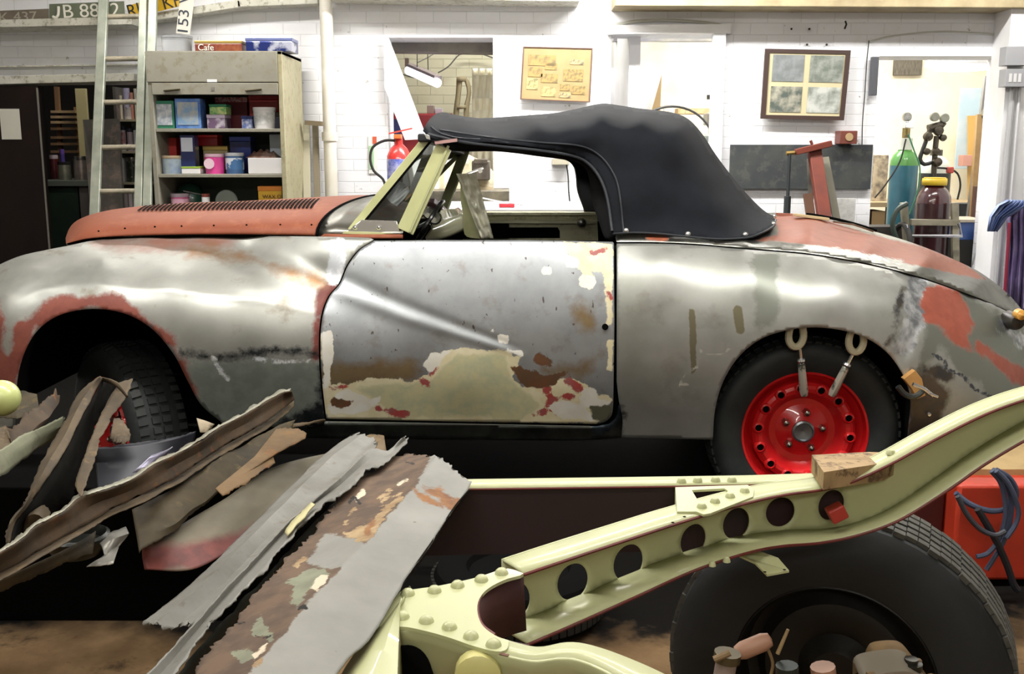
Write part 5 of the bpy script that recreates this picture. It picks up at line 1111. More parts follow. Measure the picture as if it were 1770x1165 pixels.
for x_, y_, r_ in ((1604, 236, .04), (1622, 226, .042), (1630, 238, .03), (1618, 262, .034), (1602, 262, .03), (1620, 280, .04)):
    MB().lathe([(0, -r_), (r_*.8, -r_*.7), (r_, 0), (r_*.8, r_*.7), (0, r_)], 12, P(x_, y_, 8.48), 'Y').build('regulator_body', dkb, rg)
MB().tube([P(1616, 300, 8.5), Vector((P(1616, 300, 8.5).x, 8.5, .9))], .015, 8).build('stem', dkb, rg)
tr_ = thing('cylinder_trolley', 'grey steel trolley frame carrying the maroon cylinder', 'trolley', (c2.x, 7.8, 0)); tg = M_('trolley grey', '8a8470', .5, col2='6f6a58', scale=9)
for x0, x1 in ((1562, 1581), (1650, 1656)):
    MB().bar(P(x0, 350, 7.8), Vector((P(x1+4, 480, 7.8).x, 7.8, .05)), .05, .04, up=(0, 1, 0)).build('upright', tg, tr_, bevel=.003)
MB().bar(P(1574, 384, 7.78), P(1658, 385, 7.78), .04, .045).build('cross_bar', tg, tr_, bevel=.003); MB().tube(tw([(1566,388),(1571,408),(1663,408),(1657,386)], 7.7), .012, 8).build('handle_loop', M_('bright bar', 'c9c9cc', .25, .9), tr_)
MB().tube([Vector((P(1558, 430, 7.8).x + 0, 7.8 + .18*math.cos(a_), .9 + .2*math.sin(a_) - .25)) for a_ in [2*PI*k/24 for k in range(24)]], .02, 8, closed=True).build('wheel', dk, tr_)
tag(MB().tube(tw(sm([(1568,352),(1552,362),(1543,385),(1548,410),(1560,430)], 5), 7.7), .02, 8).build('coiled_hose', M_('dark green hose', '2c3a30', .5)), 'thick dark hose looped at the side of the trolley', 'hose')
bt_ = pbox('blue_tool_box', 1655, 384, 1706, 415, 7.9, .35, M_('blue tool box paint', '2f4c86', .4, coat=.3, col2='28427a', scale=5), 'blue metal tool box on the dark stand by the pillar', 'tool box', bev=.006); X0_, X1_, Z0_, Z1_ = pr(1655, 384, 1706, 415, 7.9)
MB().span(X0_-.02, X1_+.01, 7.88, 8.27, Z1_, Z1_+.02).build('lid', M_('dusty lid', 'a39a88', .6), bt_)
tag(MB().span(X0_, X1_, 7.9, 8.3, 0, Z0_).build('dark_stand', dk), 'dark stand carrying the blue tool box', 'stand')
tag(pbox('crate', 1500, 392, 1566, 470, 7.9, .25, M_('dim clutter', '2f2a26', .8), zb=.01), 'dark crate behind the rear deck left of the trolley', 'crate')
tag(pbox('dark_cabinet', 1640, 352, 1690, 470, 8.9, .2, M_('dim cabinet', '2a2d2e', .7), zb=.01), 'dark low cabinet behind the blue tool box', 'cabinet')
# --- pillar at the right with conduit and boxes
S2(MB().span(P(1738, 150, 7.25).x, 4.3, 7.25, 7.5, 0, ZT).build('wall_pier', white_paint, smooth=False))
cn = thing('conduit', 'grey conduit pipe running down the white pillar', 'conduit', P(1751, 300, 7.22)); q = P(1751, 150, 7.22); MB().tube([q, Vector((q.x, q.y, 0.0))], .02, 10).build('pipe', M_('grey conduit', 'a9a9ab', .5), cn); MB().tube([q + Vector((.045, 0, 0)), Vector((q.x+.045, q.y, 0.0))], .012, 8).build('pipe', M_('white conduit', 'd5d5d8', .5), cn)
tag(pbox('switch_box', 1739, 80, 1782, 113, 7.14, .1, M_('grey switch box', '9b9ca0', .5)), 'upper grey metal switch box on the white pillar', 'switch box')
jb = pbox('switch_box', 1738, 119, 1782, 150, 7.14, .1, M_('grey switch box', '9b9ca0'), 'lower grey socket box with three switches on the pillar', 'switch box')
for x in (1744, 1752, 1760): decal('switch', x, 127, x+5, 142, 7.139, M_('switch white', 'cfcfcf', .4), jb)
def cloth(label, name, cols_, Y, m):
    mb = MB(); rws = []
    for (x0, x1, y) in cols_:
        rws.append([P(x0 + (x1-x0)*i/16, y, Y - .06*abs(math.sin(i*1.1 + y*.01)) - .02*math.sin(i*2.3)) for i in range(17)])
    mb.rows(rws); return tag(mb.build(name, m, solid=.008, recalc=False), label, 'garment')
cloth('purple overall hanging on the white pillar', 'overall', [(1748,1790,350),(1742,1800,380),(1740,1805,430),(1736,1805,480),(1730,1805,540)], 7.1, M_('purple overall', '9284ae', .8, col2='7a6a9c', scale=6))
cloth('blue work jacket draped over the hook on the pillar', 'jacket', [(1742,1775,346),(1724,1772,356),(1712,1740,375),(1708,1722,400)], 7.05, M_('blue denim', '7488b8', .8, col2='9aa9cf', scale=9))
tag(MB().tube(tw(sm([(1745,385),(1742,430),(1738,490),(1736,520)], 8), 6.95), .012, 8).build('red_strap', M_('dark red strap', '84203a', .5)), 'dark red strap hanging down the front of the overall', 'strap')
# ================================================================ FOREGROUND
ZR = .78
cream_ch = mat('cream chassis enamel', 'babd90', .42, coat=.2, col2='b0b386', scale=3, lo=.35, hi=.7)
maroon_in = mat('red oxide edge', '6e2a25', .5, col2='5a221f', scale=9)
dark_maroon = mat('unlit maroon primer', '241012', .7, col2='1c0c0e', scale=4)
def PZs(pts, z=None): return [PZ(p[0], p[1], p[2] if len(p) > 2 else z) for p in pts]
ch = thing('chassis', 'cream painted separate car chassis with riveted rails and round lightening holes', 'chassis', (.5, 1.9, .3))
# near arm and kicked-up rail: front edge of the top flange
tf_px = sm([(905,991),(1000,959),(1100,926),(1180,900),(1290,868),(1360,853),(1420,845),(1470,832),(1540,800),(1620,756),(1700,716),(1770,690),(1850,668)], 8)
bf_px = sm([(912,1114),(1000,1076),(1100,1031),(1200,986),(1290,956),(1350,944),(1420,938),(1490,923),(1560,896),(1640,846),(1700,804),(1770,762),(1850,720)], 8)
def front_pt(x, y):
    q = PZ(x, y, ZR); return q if x < 1400 else P(x, y, YK)
YK = PZ(1400, 848, ZR).y
NN = 110; tq_ = resample(tf_px, NN); ty_ = np.array([front_pt(*p).y for p in tq_]); ty_ = np.convolve(np.r_[[ty_[0]]*8, ty_, [ty_[-1]]*8], np.ones(17)/17, 'valid')
TFW = [P(q[0], q[1], y) for q, y in zip(tq_, ty_)]
def along(pts_px):
    out = []
    for (x, y) in pts_px:
        j = min(range(NN), key=lambda k: abs(proj(TFW[k])[0] - x)); out.append(P(x, y, TFW[j].y))
    return out
BFW = [Vector(p) for p in resample(along(bf_px), NN)]
def nrm_(k):
    d = TFW[min(k+1, NN-1)] - TFW[max(k-1, 0)]; d = Vector((d.x, d.y, 0)).normalized(); return Vector((-d.y, d.x, 0))
NR = [nrm_(k) for k in range(NN)]; NR = [sum(NR[max(0, k-8):k+9], Vector()).normalized() for k in range(NN)]
FW = .062
TBW = [p + n*FW for p, n in zip(TFW, NR)]; BBW = [Vector((t.x, t.y, b.z)) for t, b in zip(TBW, BFW)]
mb = MB(); mb.rows([TFW, [a.lerp(b, .5) + Vector((0, 0, .001)) for a, b in zip(TFW, TBW)], TBW]); flange = mb.build('top_flange', cream_ch, ch, solid=.004, recalc=False)
mb = MB(); mb.rows([BBW, [Vector((f.x, f.y, f.z)) for f in BFW]]); mb.build('bottom_flange', cream_ch, ch, solid=.004, recalc=False)
for W_, dz in ((TFW, -.002), (BFW, 0)):
    mb = MB(); mb.tube([p + Vector((0, -.001, dz)) for p in W_], .0028, 6); mb.build('flange_edge', maroon_in, ch)
topl = [proj(p) for p in TBW]; botl = [proj(p) for p in BBW]
xs_ = np.array([p[0] for p in topl]); ys_ = np.array([p.y for p in TBW])
def ell(cx, cy, rx, ry, n=28, rot=.25):
    out = []
    for k in range(n):
        t = 2*PI*k/n; a, b = rx*math.cos(t), ry*math.sin(t); out.append((cx + a*math.cos(rot) - b*math.sin(rot), cy + a*math.sin(rot)*.6 + b*math.cos(rot)))
    return out
holes = [ell(*h) for h in ((886,1040,32,36), (991,1006,27,33), (1087,973,26,33), (1199,934,22,29), (1273,905,23,28), (1349,885,25,26), (1437,873,22,27))]
web = skin('web', topl + botl[::-1], lambda V: np.interp(V[:, 0], xs_, ys_) - .001, cream_ch, ch, holes=holes, step=9, solid=.004, sharp=60)
bx_ = [(x, y) for x, y in topl if 1290 < x < 1480]; bo_ = [(x, y) for x, y in botl if 1290 < x < 1480]
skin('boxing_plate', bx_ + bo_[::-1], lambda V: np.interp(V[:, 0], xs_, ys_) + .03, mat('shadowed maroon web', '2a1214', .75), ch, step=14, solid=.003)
# far side rail
fa = PZs([(660, 846), (812, 843), (1180, 838), (1300, 836), (1400, 833), (1440, 831)], ZR); fb = [p + Vector((0, .052, 0)) for p in fa]
MB().rows([fa, fb]).build('far_rail_flange', cream_ch, ch, solid=.004, recalc=False)
fw_ = [p for p in fa if proj(p)[0] < 1310]
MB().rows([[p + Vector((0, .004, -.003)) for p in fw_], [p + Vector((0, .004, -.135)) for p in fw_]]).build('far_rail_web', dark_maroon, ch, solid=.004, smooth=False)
MB().tube([p + Vector((0, -.001, -.003)) for p in fa], .002, 6).build('flange_edge', maroon_in, ch)
# gusset plate at the cross of the rails
gp = sm([(560,1075),(650,1034),(700,1021),(760,1012),(820,999),(868,984),(885,984),(905,991)], 6) + sm([(905,993),(870,1003),(838,1022),(825,1047),(832,1078),(856,1098),(880,1107)], 6)[1:] + sm([(880,1109),(876,1122),(858,1126),(820,1117),(770,1100),(720,1087),(690,1083),(640,1085),(580,1110)], 6)[1:]
g = MB(); g.prism([PZ(x, y, ZR + .004) for x, y in gp], (0, 0, -.005)); gus = g.build('gusset_plate', cream_ch, ch, bevel=.001, smooth=False)
g = MB(); g.tube([PZ(x, y, ZR + .001) for x, y in sm([(905,993),(870,1003),(838,1022),(825,1047),(832,1078),(856,1098)], 6)], .0025, 6); g.build('plate_edge', maroon_in, ch)
# curved inner face of the opening
cv = sm([(905,993),(870,1003),(838,1022),(825,1047),(832,1078),(856,1098),(880,1107),(915,1114)], 6)
A = [PZ(x, y, ZR) for x, y in cv]
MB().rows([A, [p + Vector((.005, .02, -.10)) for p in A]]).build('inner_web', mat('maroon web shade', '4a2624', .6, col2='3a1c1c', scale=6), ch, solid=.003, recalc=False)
# second arm running toward the camera on the right
ua = sm([(870,1104),(905,1114),(935,1118),(978,1110),(1014,1113),(1071,1131),(1149,1165),(1240,1215)], 8); la = sm([(850,1126),(885,1134),(925,1141),(970,1136),(1005,1141),(1050,1160),(1115,1200),(1195,1260)], 8)
U_ = [Vector(p) for p in resample(PZs(ua, ZR), 40)]; L_ = [Vector(p) for p in resample(PZs(la, ZR), 40)]
MB().rows([L_, U_]).build('arm_flange', cream_ch, ch, solid=.004, recalc=False)
wl = [Vector(p) for p in resample(PZs(sm([(692,1086),(720,1088),(770,1101),(820,1118),(850,1126)], 6) + la[1:], ZR), 70)]
wb = [p + Vector((.0, .012, -.02)) for p in wl]; wc = [p + Vector((.0, .015, -.15)) for p in wl]
mb = MB(); mb.rows([wl, wb, wc]); mb.build('arm_web', cream_ch, ch, solid=.004, recalc=False)
MB().tube([p + Vector((0, -.001, 0)) for p in wl[:26]], .0022, 6).build('plate_edge', mat('brown edge', '8a6a5a', .5), ch)
h = sm([(690,1118),(712,1118),(732,1130),(745,1155),(748,1190),(690,1200)], 6)
MB().prism([P(x, y, float(np.interp(x, [proj(p)[0] for p in wc], [p.y for p in wc]))-.012) for x, y in h], (0, .004, 0)).build('arm_hole', dark_in, ch, smooth=False)
MB().lathe([(.03, .02), (.03, 0), (.022, -.004), (0, -.004)], 18, P(826, 1172, 1.22), 'Y').build('pipe_stub', mat('yellowish enamel', 'c3bd7a', .4), ch)
# third arm under the grey panel
a0_ = sm([(708,1012),(680,1042),(640,1085),(612,1130),(590,1165),(570,1210)], 8); a1_ = sm([(695,1036),(672,1072),(650,1108),(628,1150),(612,1180),(600,1215)], 8); a2_ = sm([(692,1046),(690,1080),(689,1110),(688,1140),(687,1170),(686,1215)], 8)
R0 = [Vector(p) for p in resample([PZ(x, y, ZR - .012) for x, y in a0_], 30)]; R1 = [Vector(p) for p in resample([PZ(x, y, ZR + .012) for x, y in a1_], 30)]; R2 = [Vector(p) for p in resample([PZ(x, y, ZR + .012) for x, y in a2_], 30)]
mb = MB(); mb.rows([R0, R1, [a.lerp(b, .5) + Vector((0, 0, .006)) for a, b in zip(R1, R2)], R2, [p + Vector((.002, .004, -.09)) for p in R2]]); mb.build('arm_face', cream_ch, ch, solid=.003, recalc=False)
# triangular gusset with leg
ot = [(1167,842),(1293,838),(1304,846),(1302,858),(1228,887),(1216,889),(1204,884),(1196,884),(1170,884)]; ho = [(1196,847),(1252,844),(1258,848),(1254,854),(1212,866),(1206,864)]
MB().prism(PZs(ot, ZR + .005), (0, 0, -.005), [PZs(ho, ZR + .005)]).build('triangle_gusset', cream_ch, ch, bevel=.001, smooth=False)
lg_ = PZs([(1167,842),(1168,858),(1171,868)], ZR); MB().rows([[p.copy() for p in lg_], [p - Vector((0, 0, .05)) for p in lg_]]).build('gusset_leg', cream_ch, ch, solid=.004)
def rivet(x, y, z=None, Y=None, r=.0085):
    c = PZ(x, y, z) if z is not None else P(x, y, Y)
    o = MB().lathe([(r*1.15, -.001), (r*.98, .004), (r*.6, .0075), (0, .0085)], 14, c).build('rivet', cream_ch, ch); return o
for x, y in ((705,1027),(751,1022),(791,1013),(832,1003),(867,991),(695,1067),(737,1074),(777,1085),(814,1101),(853,1115)): rivet(x, y, ZR + .004, r=.0095)
for x, y in ((1178,833),(1206,832),(1237,831),(1265,831)): rivet(x, y, ZR + .001)
for x, y in ((1287,850),(1262,859),(1236,868),(1213,877)): rivet(x, y, ZR + .005)
for x, y in ((1461,826),(1500,808),(1540,784)): rivet(x, y, Y=YK + .035)
for x, y in ((1202,985),(1231,981),(1256,974)): rivet(x, y-4, Y=PZ(x, 893, ZR).y + .02, r=.006)
sc_ = MB(); 
for x, y in ((1163,903),(1183,893)): MB().lathe([(.003, 0), (0, .0006)], 8, PZ(x, y, ZR + .001)).build('bolt_hole', dark_in, ch)
tb_ = MB(); ta = [P(1274,958,YK-.01), P(1312,952,YK-.01), P(1345,964,YK-.05), P(1364,986,YK-.08), P(1326,993,YK-.085), P(1305,972,YK-.05)]
tb_.prism(ta, (0, 0, -.004)); tbo = tb_.build('bracket_tab', cream_ch, ch, smooth=False)
for x, y in ((1322,989),(1356,985)): MB().lathe([(.0032, 0), (0, .001)], 8, P(x, y, YK-.083) + Vector((0, 0, .0005))).build('tab_hole', dark_in, tbo)
rb_ = MB().box(P(1446, 886, YK+.02), (.032, .03, .028), (0, -.5, 0)).build('red_clip', mat('red plastic clip', 'a8362c', .45), ch, bevel=.003)
# chassis stands so that the frame is carried
for (x, y) in ((-.35, 1.35),):
    s_ = thing('axle_stand', {-.35: 'dark axle stand under the gusset end of the cream chassis', .95: 'dark axle stand under the raised rail beside the big tyre', .62: 'dark axle stand under the triangle bracket of the chassis'}[x], 'axle stand', (x, y, 0))
    zt_ = ZR - .14 if x > 0 else ZR - .10
    MB().tube([(x, y, .15), (x, y, zt_-.02)], .018, 10).build('post', dark_in, s_); MB().span(x-.04, x+.04, y-.03, y+.03, zt_-.02, zt_).build('saddle', dark_in, s_)
    for a in (0, 1, 2): MB().bar((x, y, .3), (x + .14*math.cos(a*2.1+.4), y + .14*math.sin(a*2.1+.4), .0), .02, .02).build('leg', dark_in, s_)
# wood block lying on the rail
wbk = [(1403,786),(1500,781),(1562,783),(1530,800),(1424,816)]
tag(MB().prism(PZs(wbk, ZR + .045), (0, 0, -.035)).build('wood_block', mat('weathered plywood', 'a58a62', .75, col2='8a7250', scale=14, col3='5f4a34', scale3=30, stretch=(1, 4, 1)), smooth=False, bevel=.001), 'rough brown offcut of wood lying on the cream chassis rail', 'wood block')
# turnbuckles between rim and wing
def turnbuckle(label, a, b, c):
    t = thing('turnbuckle', label, 'turnbuckle', P(*c, 3.7)); A, B, Cc = P(*a, 3.72), P(*b, 3.70), P(*c, 3.72)
    r = .027; mb = MB(); mb.tube([A + Vector((r*math.sin(u), 0, -.04*math.cos(u) if abs(u) < PI/2 else .05*(abs(u)-PI/2))) for u in np.linspace(-2.6, 2.6, 20)], .0135, 8); mb.build('shackle', mat('pale plated shackle', 'd8d2b4', .4, 0.), t)
    d = (Cc - B); MB().tube([B, B + d*.22], .006, 8).build('eye_bolt', chrome, t); MB().tube([B + d*.2, B + d*.24, B + d*.30], [.014, .016, .011], 10).build('lock_nut', chrome, t)
    MB().tube([B + d*.3, B + d*.9, Cc], [.013, .016, .012], 10).build('barrel', mat('polished barrel', 'c9c7ba', .3, .6, col2='5a6058', scale=18, lo=.5, hi=.56), t)
turnbuckle('left chrome turnbuckle hooked between the rear wing lip and the red wheel', (1376,581), (1383,604), (1390,684))
turnbuckle('right slanting chrome turnbuckle hooked between wing lip and red wheel', (1480,590), (1473,614), (1437,684))
gc = thing('g_clamp', 'small steel G clamp gripping a wood pad behind the rear wheel', 'clamp', P(1590, 668, 3.6)); cs_ = mat('clamp steel', '4e5250', .4, .8)
MB().tube(tw(sm([(1552,668),(1562,680),(1575,686),(1588,682),(1596,674)], 4), 3.64), .011, 8).build('frame', cs_, gc); MB().tube(tw([(1578,664),(1597,672),(1613,684)], 3.60), .007, 8).build('screw', chrome, gc); MB().tube(tw([(1608,681),(1621,686)], 3.59), .005, 8).build('tommy_bar', chrome, gc)
tag(MB().prism(tw([(1562,655),(1582,640),(1594,655),(1600,684),(1586,690),(1576,672)], 3.66), (0, .03, 0)).build('wood_pad', mat('pine pad', 'b98a4e', .65, col2='a87a42', scale=12), smooth=False, bevel=.002), 'pale wood pad held by the clamp behind the rear wheel', 'wood pad')
# --- big foreground tyre
big = thing('loose_wheel', 'large worn black tyre on a dark wheel standing in the right foreground', 'wheel', P(1460, 1172, 2.05))
def lathe_at(prof, c, rz, name, m, par, n=72, extra=None, **kw):
    mb = MB(); mb.lathe(prof, n, (0, 0, 0), 'Y', cap=False)
    if extra: extra(mb)
    M = Euler((0, 0, rz)).to_matrix(); mb.v = [M @ v + Vector(c) for v in mb.v]; return mb.build(name, m, par, **kw)
cb = P(1440, 1178, 2.03); rzb = math.radians(-23)
worn = mat('worn dusty tyre', '17191a', .7, col2='1f2222', scale=5, bump=.15, bscale=70)
tread = mat('dusty grey tread', '504f49', .85, col2='403f39', scale=30)
lathe_at([(.205, .05), (.21, .0), (.24, -.012), (.285, -.016), (.325, -.008), (.345, .010)], cb, rzb, 'sidewall', worn, big)
def grooves(mb):
    for k in range(90):
        t = 2*PI*k/90
        for yy in (.03, .06, .093, .126, .155): mb.box((.352*math.cos(t), yy + .004*math.sin(k*2.), .352*math.sin(t)), (.010, .021, .0225), Euler((0, -t, 0)).to_matrix())
lathe_at([(.345, .010), (.349, .02), (.349, .16), (.345, .17)], cb, rzb, 'tread_base', worn, big)
lathe_at([(.345, .012), (.346, .013)], cb, rzb, 'tread', tread, big, extra=grooves)
lathe_at([(.345, .17), (.325, .185), (.24, .19), (.205, .15)], cb, rzb, 'rear_sidewall', worn, big)
rimb = mat('dirty black rim', '100f0d', .5, .3, col2='1d1b16', scale=8)
lathe_at([(.208, .03), (.212, .006), (.205, .002), (.196, .02), (.19, .06), (.17, .075), (.15, .05), (.12, .045), (.08, .06), (.05, .03), (.0, .03)], cb, rzb, 'rim', rimb, big)
# --- loose mechanical parts at the bottom edge
ax = thing('brake_parts', 'dirty castings and levers at the bottom edge before the big tyre', 'mechanical parts', P(1400, 1180, 1.8)); cast = mat('tan dusty casting', '8d7450', .6, col2='6b563c', scale=14); pink_m = mat('pinkish handle', 'a87e66', .5)
c = P(1302, 1117, 1.75); M = Euler((0, .42*-1, 0)).to_matrix(); mb = MB(); mb.lathe([(0, -.036), (.012, -.033), (.0165, -.02), (.0165, .02), (.012, .033), (0, .036)], 16, c, 'X', M); mb.build('lever_knob', pink_m, ax)
MB().tube(tw(sm([(1322,1112),(1330,1128),(1336,1150),(1330,1175)], 5), 1.75), .003, 6).build('lever', cast, ax); MB().tube(tw([(1362,1088),(1344,1130)], 1.75), [.003, .004], 8).build('rod', mat('tan rod', 'a08a62', .5), ax)
MB().tube(tw([(1256,1142),(1246,1200)], 1.72), .019, 14).build('pipe_stub', mat('grey pink stub', '8f7f76', .5), ax); MB().tube(tw([(1258,1128),(1256,1142)], 1.72), .024, 14).build('stub_collar', mat('dark brass collar', '5a5038', .4, .5), ax); MB().tube(tw([(1234,1140),(1262,1128)], 1.70), .006, 8).build('wing_nut', cast, ax)
MB().tube(tw([(1422,1152),(1428,1200)], 1.72), .022, 12).build('bolt_head', pink_m, ax); MB().tube(tw([(1360,1150),(1362,1200)], 1.72), .02, 12).build('spring_end', mat('dark green casting', '27302a', .5, .3), ax)
ar_o = sm([(1492,1182),(1500,1170),(1540,1162),(1575,1162),(1605,1182),(1615,1202)], 5); ar_i = sm([(1492,1194),(1510,1184),(1550,1174),(1575,1180),(1590,1194),(1600,1212)], 5)
A, B = [Vector(p) for p in resample(tw(ar_o, 1.72), 24)], [Vector(p) for p in resample(tw(ar_i, 1.72), 24)]
mb = MB(); mb.rows([B, A, [p + Vector((0, .06, .012)) for p in A], [p + Vector((0, .06, .0)) for p in B]], False); mb.build('caliper_flange', mat('grey flange', '8a8274', .5), ax, solid=.004)
MB().prism(tw(sm([(1522,1168),(1526,1152),(1536,1145),(1566,1142),(1584,1146),(1600,1164),(1608,1180),(1580,1164),(1550,1161)], 5, True), 1.75), (0, .08, 0)).build('caliper_body', cast, ax, bevel=.004)
MB().lathe([(.020, .0), (.020, .012), (.012, .013), (.012, .02), (0, .02)], 18, P(1574, 1156, 1.75)).build('bleed_cap', mat('dark cap ring', '3a3a32', .3, .6), ax); MB().bar(P(1570, 1139, 1.76), P(1592, 1142, 1.76), .01, .004).build('cap_lever', cast, ax)
MB().tube(tw([(1500,1172),(1512,1170)], 1.72), .011, 12).build('bolt', cast, ax); MB().tube(tw([(1606,1170),(1612,1182)], 1.72), .010, 12).build('bolt', cast, ax)
# --- red crate with blue hose
cr = thing('red_crate', 'red steel box at the right edge below the raised chassis rail', 'box', P(1740, 1000, 3.2)); rm = mat('scuffed red paint', 'c23a22', .5, coat=.1, col2='a8321e', scale=3)
X0, X1 = P(1650, 930, 3.2).x, 2.2; zt_ = P(1700, 838, 3.2).z
mb = MB(); mb.span(X0, X1, 3.2, 3.6, .02, zt_); mb.build('body', rm, cr, bevel=.012); MB().span(X0-.005, X1, 3.3, 3.62, zt_, zt_+.02).build('wood_top', mat('tan board top', 'b59a6a', .7, col2='9a8056', scale=7), cr); MB().span(X0-.16, X0-.005, 3.28, 3.6, .02, zt_-.02).build('side_box', mat('dark maroon side', '4a1714', .5), cr, bevel=.008)
MB().span(P(1700, 900, 3.15).x, P(1725, 900, 3.15).x, 3.34, 3.44, zt_+.02, zt_+.05).build('timber_scrap', lt_wood, cr)
hose_m = mat('blue grey cable', '465068', .5, col2='3a4256', scale=9); hose_k = mat('black cable', '22232a', .5)
hs = thing('cable_coil', 'coil of blue grey cable hanging over the red box', 'cable', P(1700, 900, 3.12))
for k, pts in enumerate(([(1652,852),(1672,868),(1700,880),(1730,882),(1752,870),(1757,848),(1745,826),(1722,812)], [(1655,858),(1680,874),(1712,884),(1738,878),(1748,850),(1736,826),(1716,812)], [(1718,812),(1738,835),(1748,865),(1746,900),(1735,935),(1718,965),(1705,985)], [(1714,814),(1730,835),(1738,870),(1736,905),(1722,940),(1705,958),(1688,962)], [(1722,814),(1745,840),(1760,880),(1756,905),(1740,930)], [(1655,858),(1672,890),(1695,915),(1720,925),(1738,918)])):
    MB().tube(tw(sm(pts, 6), 3.12 - .012*k), 0.008, 8).build('cable_turn', hose_m if k != 5 else mat('dark grey cable', '3e4048', .5), hs)
MB().tube(tw(sm([(1690,880),(1705,905),(1722,935),(1740,975),(1752,1010),(1760,1020)], 6), 3.08), .011, 8).build('cable_turn', hose_k, hs)
# --- tyre lying on the floor behind the rail
lt = thing('floor_tyre', 'dark tyre lying on the floor behind the cream rail', 'tyre', (.02, 3.0, 0)); mb = MB()
prof = [(.19, .03), (.2, .01), (.26, 0), (.31, .015), (.325, .04), (.325, .13), (.31, .155), (.26, .17), (.2, .16), (.19, .14)]
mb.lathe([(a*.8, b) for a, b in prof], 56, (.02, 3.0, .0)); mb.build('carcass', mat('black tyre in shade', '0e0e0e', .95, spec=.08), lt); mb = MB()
for k in range(64):
    t = 2*PI*k/64
    for zz_ in (.05, .085, .12): mb.box((.02 + .2616*math.cos(t), 3.0 + .2616*math.sin(t), zz_), (.012, .02, .026), (0, 0, t))
mb.build('tread', mat('grey black tread', '2c2b28', .95, spec=.1), lt)
# ================================================================ SCRAP METAL
rust_b = dict(base='6a563e', base2='4d3f2e')
def rustmat(name, c1, c2, c3, rough=.72, metal=.1, layers=(), sc=9):
    return patch_mat(name, c1, list(layers), rough=rough, metal=metal, base2=c2, scale=sc, blotch=(c3, 22, .58, .8), bump=.35, bscale=45)
m_grey = patch_mat('grey painted old panel', '85847d', [LR('rot', '654f3c', '4d3c2e', .8, .05, 6, 22, 1.5), LR('cream', 'a8906a', '866a44', .7, 0, 7, 45, 1), LR('sage', '7c806a', '6c6e5a', .7, 0, 7, 35, 1), LR('chalk', 'c9bda6', None, .7, 0, 4, 40, .8), LR('rust', '8a5c2c', '6d4423', .75, 0, 6, 30, 2), LR('hole', '161310', None, .9, 0, 3, 60, .6)], rough=.6, metal=.1, base2='797872', scale=5, speck=('5f564c', 45, .72), bump=.25)
m_strip = rustmat('weathered grey channel', '787771', '67655d', '584f3e', .6, .2)
m_brown = rustmat('brown rusty steel', '4e3c28', '31271a', '704420')
m_taupe = rustmat('taupe rusty steel', '594a34', '3f3424', '6e5a3c')
m_olive = rustmat('olive dirty steel', '453a24', '2b2518', '5f5230')
m_dark = rustmat('near black steel', '151310', '100f0d', '221f19', .85, .1)  # near-black tone for inner and folded faces
[n for n in m_dark.node_tree.nodes if n.type == 'BSDF_PRINCIPLED'][0].inputs['Specular IOR Level'].default_value = .08
m_lip = rustmat('silvery torn edge', '9a9888', '7d7a6a', '5c4f3c', .55, .3)
def scrap(name, label, rows, m, n=70, sub=4, jag=(0, 0), ends=(0, 0), attrs=None, solid=.0022, parent=None, cat='scrap metal', wob=.002, group=None, seed=1):
    """sheet through pixel polylines (px, py, z): z is the height above the floor"""
    RW = []
    for r in rows: RW.append(resample([tuple(q) for q in sm(r, 8)], n))
    full_ = []
    for i in range(len(RW)-1):
        for j in range(sub): t = j/sub; full_.append(RW[i]*(1-t) + RW[i+1]*t)
    full_.append(RW[-1]); K = len(full_); G = np.array(full_)
    rnd = random.Random(seed)
    def jagged(k, amp):
        out = [noise.noise(Vector((i*.22, seed*3.1 + k, 0)))*amp*1.2 + noise.noise(Vector((i*.9, seed*1.7 + k, 5)))*amp*.8 for i in range(n)]
        return np.array(out)
    for k, amp in ((0, jag[0]), (K-1, jag[1])):
        if amp: nx_ = G[1 if k == 0 else K-2] - G[k]; L = np.linalg.norm(nx_[:, :2], axis=1)[:, None] + 1e-6; G[k] += nx_/L*(jagged(k, amp)[:, None])
    for k, amp in ((0, ends[0]), (n-1, ends[1])):
        if amp:
            for i in range(K):
                d = G[i, 1 if k == 0 else n-2] - G[i, k]; L = np.linalg.norm(d[:2]) + 1e-6; G[i, k] += d/L*(rnd.random()-.3)*amp
    V = []; F_ = []
    for i in range(K):
        for j in range(n):
            p = PZ(G[i, j, 0], G[i, j, 1], G[i, j, 2]); w_ = noise.noise(Vector((p.x*9, p.y*9, seed)))*wob
            V.append(p + Vector((0, 0, w_)))
    for i in range(K-1):
        for j in range(n-1): F_.append((i*n+j, i*n+j+1, (i+1)*n+j+1, (i+1)*n+j))
    px = G.reshape(-1, 3)
    at = {k: sdf(px[:, :2], p) for k, p in (attrs or {}).items()}
    o = mesh_obj(name, V, F_, m, parent, solid=solid, attrs=at, sharp=40)
    if parent is None: tag(o, label, cat, group)
    return o
ZP = .80
